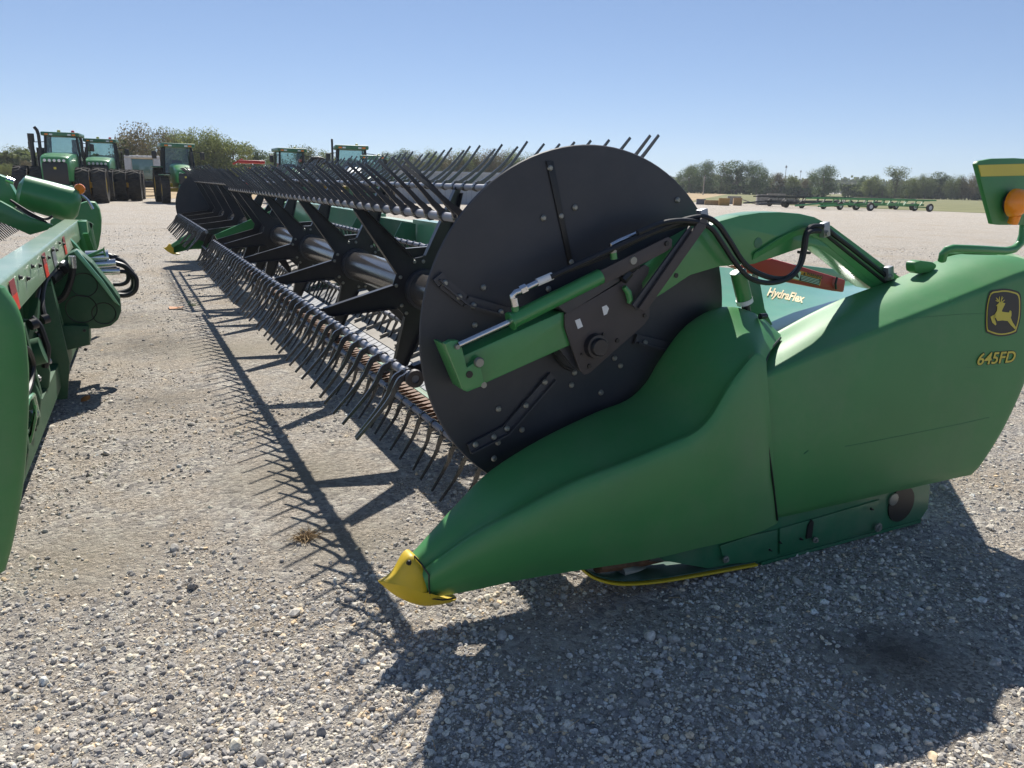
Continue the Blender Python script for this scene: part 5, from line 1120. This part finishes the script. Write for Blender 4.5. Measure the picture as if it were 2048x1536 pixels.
# hedge and far woods as mass
def mass(name, seed, pts, n, colr, hgt, depth, fs):
    rs = random.Random(seed); mb = MB()
    for i in range(n):
        k = rs.random()*(len(pts)-1); j = int(k); a = V(*pts[j], 0).lerp(V(*pts[j+1], 0), k-j); x = a.x; y = a.y+rs.uniform(0, depth)
        hh = hgt*(.65+.5*noise.noise(V(x*.05, y*.05, seed))+.25*noise.noise(V(x*.3, y*.3, seed))); z = hh*rs.random()**.6
        s = fs*rs.uniform(.6, 1.3); nn = V(rs.gauss(0, 1), rs.gauss(-.8, .6), rs.gauss(.3, .6)).normalized(); u = nn.orthogonal().normalized(); v = nn.cross(u); p = V(x, y, z)
        mb.add([p+u*s, p+v*s, p-u*s, p-v*s], [(0, 1, 2, 3)])
    return mb.build(name, FOL[colr], None, (0, 0, 0), kind='stuff')
def gp_(px, d): p = at(px, 386, D=d); return (p.x, p.y)
mass('far_woods', 11, [gp_(x, 620) for x in (1300,1500,1700,1900,2150)], 9000, 'olive', 13, 40, 1.3)
mass('undergrowth', 12, [gp_(x, 258) for x in (1360,1450,1540,1660)], 7000, 'green', 4.6, 8, .45)
mass('undergrowth', 13, [gp_(x, 268) for x in (1720,1800,1900,2100)], 9000, 'olive', 5.8, 8, .5)
mass('undergrowth', 14, [gp_(x, 185) for x in (470,650,850,1060)], 12000, 'olive', 7., 8, .4)
mass('undergrowth', 15, [gp_(x, 140) for x in (-80,60,250,480)], 12000, 'olive', 5.5, 6, .35)
# ================================================================== SMALL GROUND THINGS
def tuft(px, py, n, r_, m, name, label, cat, lean=.6):
    rs = random.Random(px); c = at(px, py, Z=0); mb = MB()
    for k in range(n):
        a = rs.uniform(0, 6.28); l_ = rs.uniform(.5, 1)*r_; b0 = c+V(rs.gauss(0, r_*.25), rs.gauss(0, r_*.2), 0); e = b0+V(math.cos(a)*l_, math.sin(a)*l_, rs.uniform(.05, lean)*l_)
        md = (b0+e)/2+V(0, 0, l_*.18); mb.tube([b0, md, e], [.0016, .0014, .0006], 4, False)
    tag(mb.build(name, m), label, cat)
tuft(612,1078,90,.085,M['straw'],'dry_grass_clump','dry brown grass clump on the gravel beside the reel shadow','grass clump')
tuft(388,612,26,.09,M['weed'],'green_weed','small green weed beside the far part of the reel shadow','weed',1.2)
def bits(name, px, py, m, size, lab, cat):
    c = at(px, py, Z=0); mb = MB(); rs = random.Random(px+py); g_ = [[c+V((i-1)*size*.5, (j-1)*size*.3, .012+.012*rs.random()*(i+j)) for j in range(3)] for i in range(3)]
    mb.patch(g_, 2, 2, .001); tag(mb.build(name, m), lab, cat)
bits('dead_leaf', 353, 618, M['leaf'], .16, 'orange dead leaf crossing the far end of the reel shadow', 'leaf')
bits('dead_leaf', 172, 805, M['leaf'], .06, 'small tan leaf beside the shadow under the left header', 'leaf')
# straw pieces: litter nobody would count
rs = random.Random(9); lt = MB()
for k in range(420):
    r_ = 1.3*math.exp(rs.random()*2.2); th = YAW+rs.uniform(-.8, .75); a = rs.uniform(0, 6.28); l_ = rs.uniform(.015, .06); p = V(r_*math.sin(th), r_*math.cos(th), .012)
    lt.tube([p, p+V(math.cos(a)*l_*.5, math.sin(a)*l_*.5, rs.uniform(0, .006)), p+V(math.cos(a)*l_, math.sin(a)*l_, rs.uniform(-.004, .008))], .0011, 3, False)
lt.build('straw_litter', M['straw'], None, kind='stuff')

hz = bpy.data.materials.new('haze'); hz.use_nodes = True; _n = hz.node_tree; _n.nodes.remove(_n.nodes['Principled BSDF'])
pv = _n.nodes.new('ShaderNodeVolumePrincipled'); pv.inputs['Density'].default_value = .0003; pv.inputs['Color'].default_value = (.85, .92, 1, 1); pv.inputs['Anisotropy'].default_value = .2
_n.links.new(pv.outputs[0], _n.nodes['Material Output'].inputs['Volume'])
MB().box((50, 340, 22), (1500, 920, 46)).build('haze', hz, None, (50, 340, -1), kind='stuff')
# ================================================================== CAMERA, LIGHT
cam = bpy.data.cameras.new('camera'); co = bpy.data.objects.new('camera', cam); COL.objects.link(co); S.camera = co
cam.sensor_width = 36; cam.lens = F/2048*36; cam.clip_end = 5000; cam.clip_start = .05
r = V(math.cos(YAW), -math.sin(YAW), 0); f = V(math.sin(YAW)*math.cos(PITCH), math.cos(YAW)*math.cos(PITCH), -math.sin(PITCH)); u = r.cross(f)
r2 = r*math.cos(ROLL)+u*math.sin(ROLL); u2 = -r*math.sin(ROLL)+u*math.cos(ROLL)
mw = Matrix((r2, u2, -f)).transposed().to_4x4(); mw.translation = V(0, 0, H); co.matrix_world = mw
SUN = V(.32, .90, 1.0).normalized()
el = math.asin(SUN.z); az = math.atan2(SUN.x, SUN.y)
sl = bpy.data.lights.new('sun', 'SUN'); sl.energy = 5.0; sl.angle = R(.5); sl.color = (1, .95, .87)
so = bpy.data.objects.new('sun', sl); COL.objects.link(so); so.rotation_euler = (-SUN).to_track_quat('-Z', 'Y').to_euler(); so.location = (0, 0, 30)
w = bpy.data.worlds.new('World'); S.world = w; w.use_nodes = True; nt = w.node_tree
sky = nt.nodes.new('ShaderNodeTexSky'); sky.sky_type = 'NISHITA'; sky.sun_disc = False; sky.sun_elevation = el; sky.sun_rotation = az; sky.air_density = 1.0; sky.dust_density = 0; sky.ozone_density = 3; sky.altitude = 3000
bg = nt.nodes['Background']; bg.inputs[1].default_value = .1
gm = nt.nodes.new('ShaderNodeGamma'); gm.inputs[1].default_value = .68; nt.links.new(sky.outputs[0], gm.inputs[0])
vm = nt.nodes.new('ShaderNodeVectorMath'); vm.operation = 'MULTIPLY'; vm.inputs[1].default_value = (1.05, 1.14, 1.33); nt.links.new(gm.outputs[0], vm.inputs[0]); nt.links.new(vm.outputs[0], bg.inputs[0])
S.view_settings.view_transform = 'Standard'; S.view_settings.look = 'None'; S.view_settings.gamma = 1; S.view_settings.exposure = .56
S.cycles.max_bounces = 6; S.cycles.transparent_max_bounces = 16
bpy.context.view_layer.update()
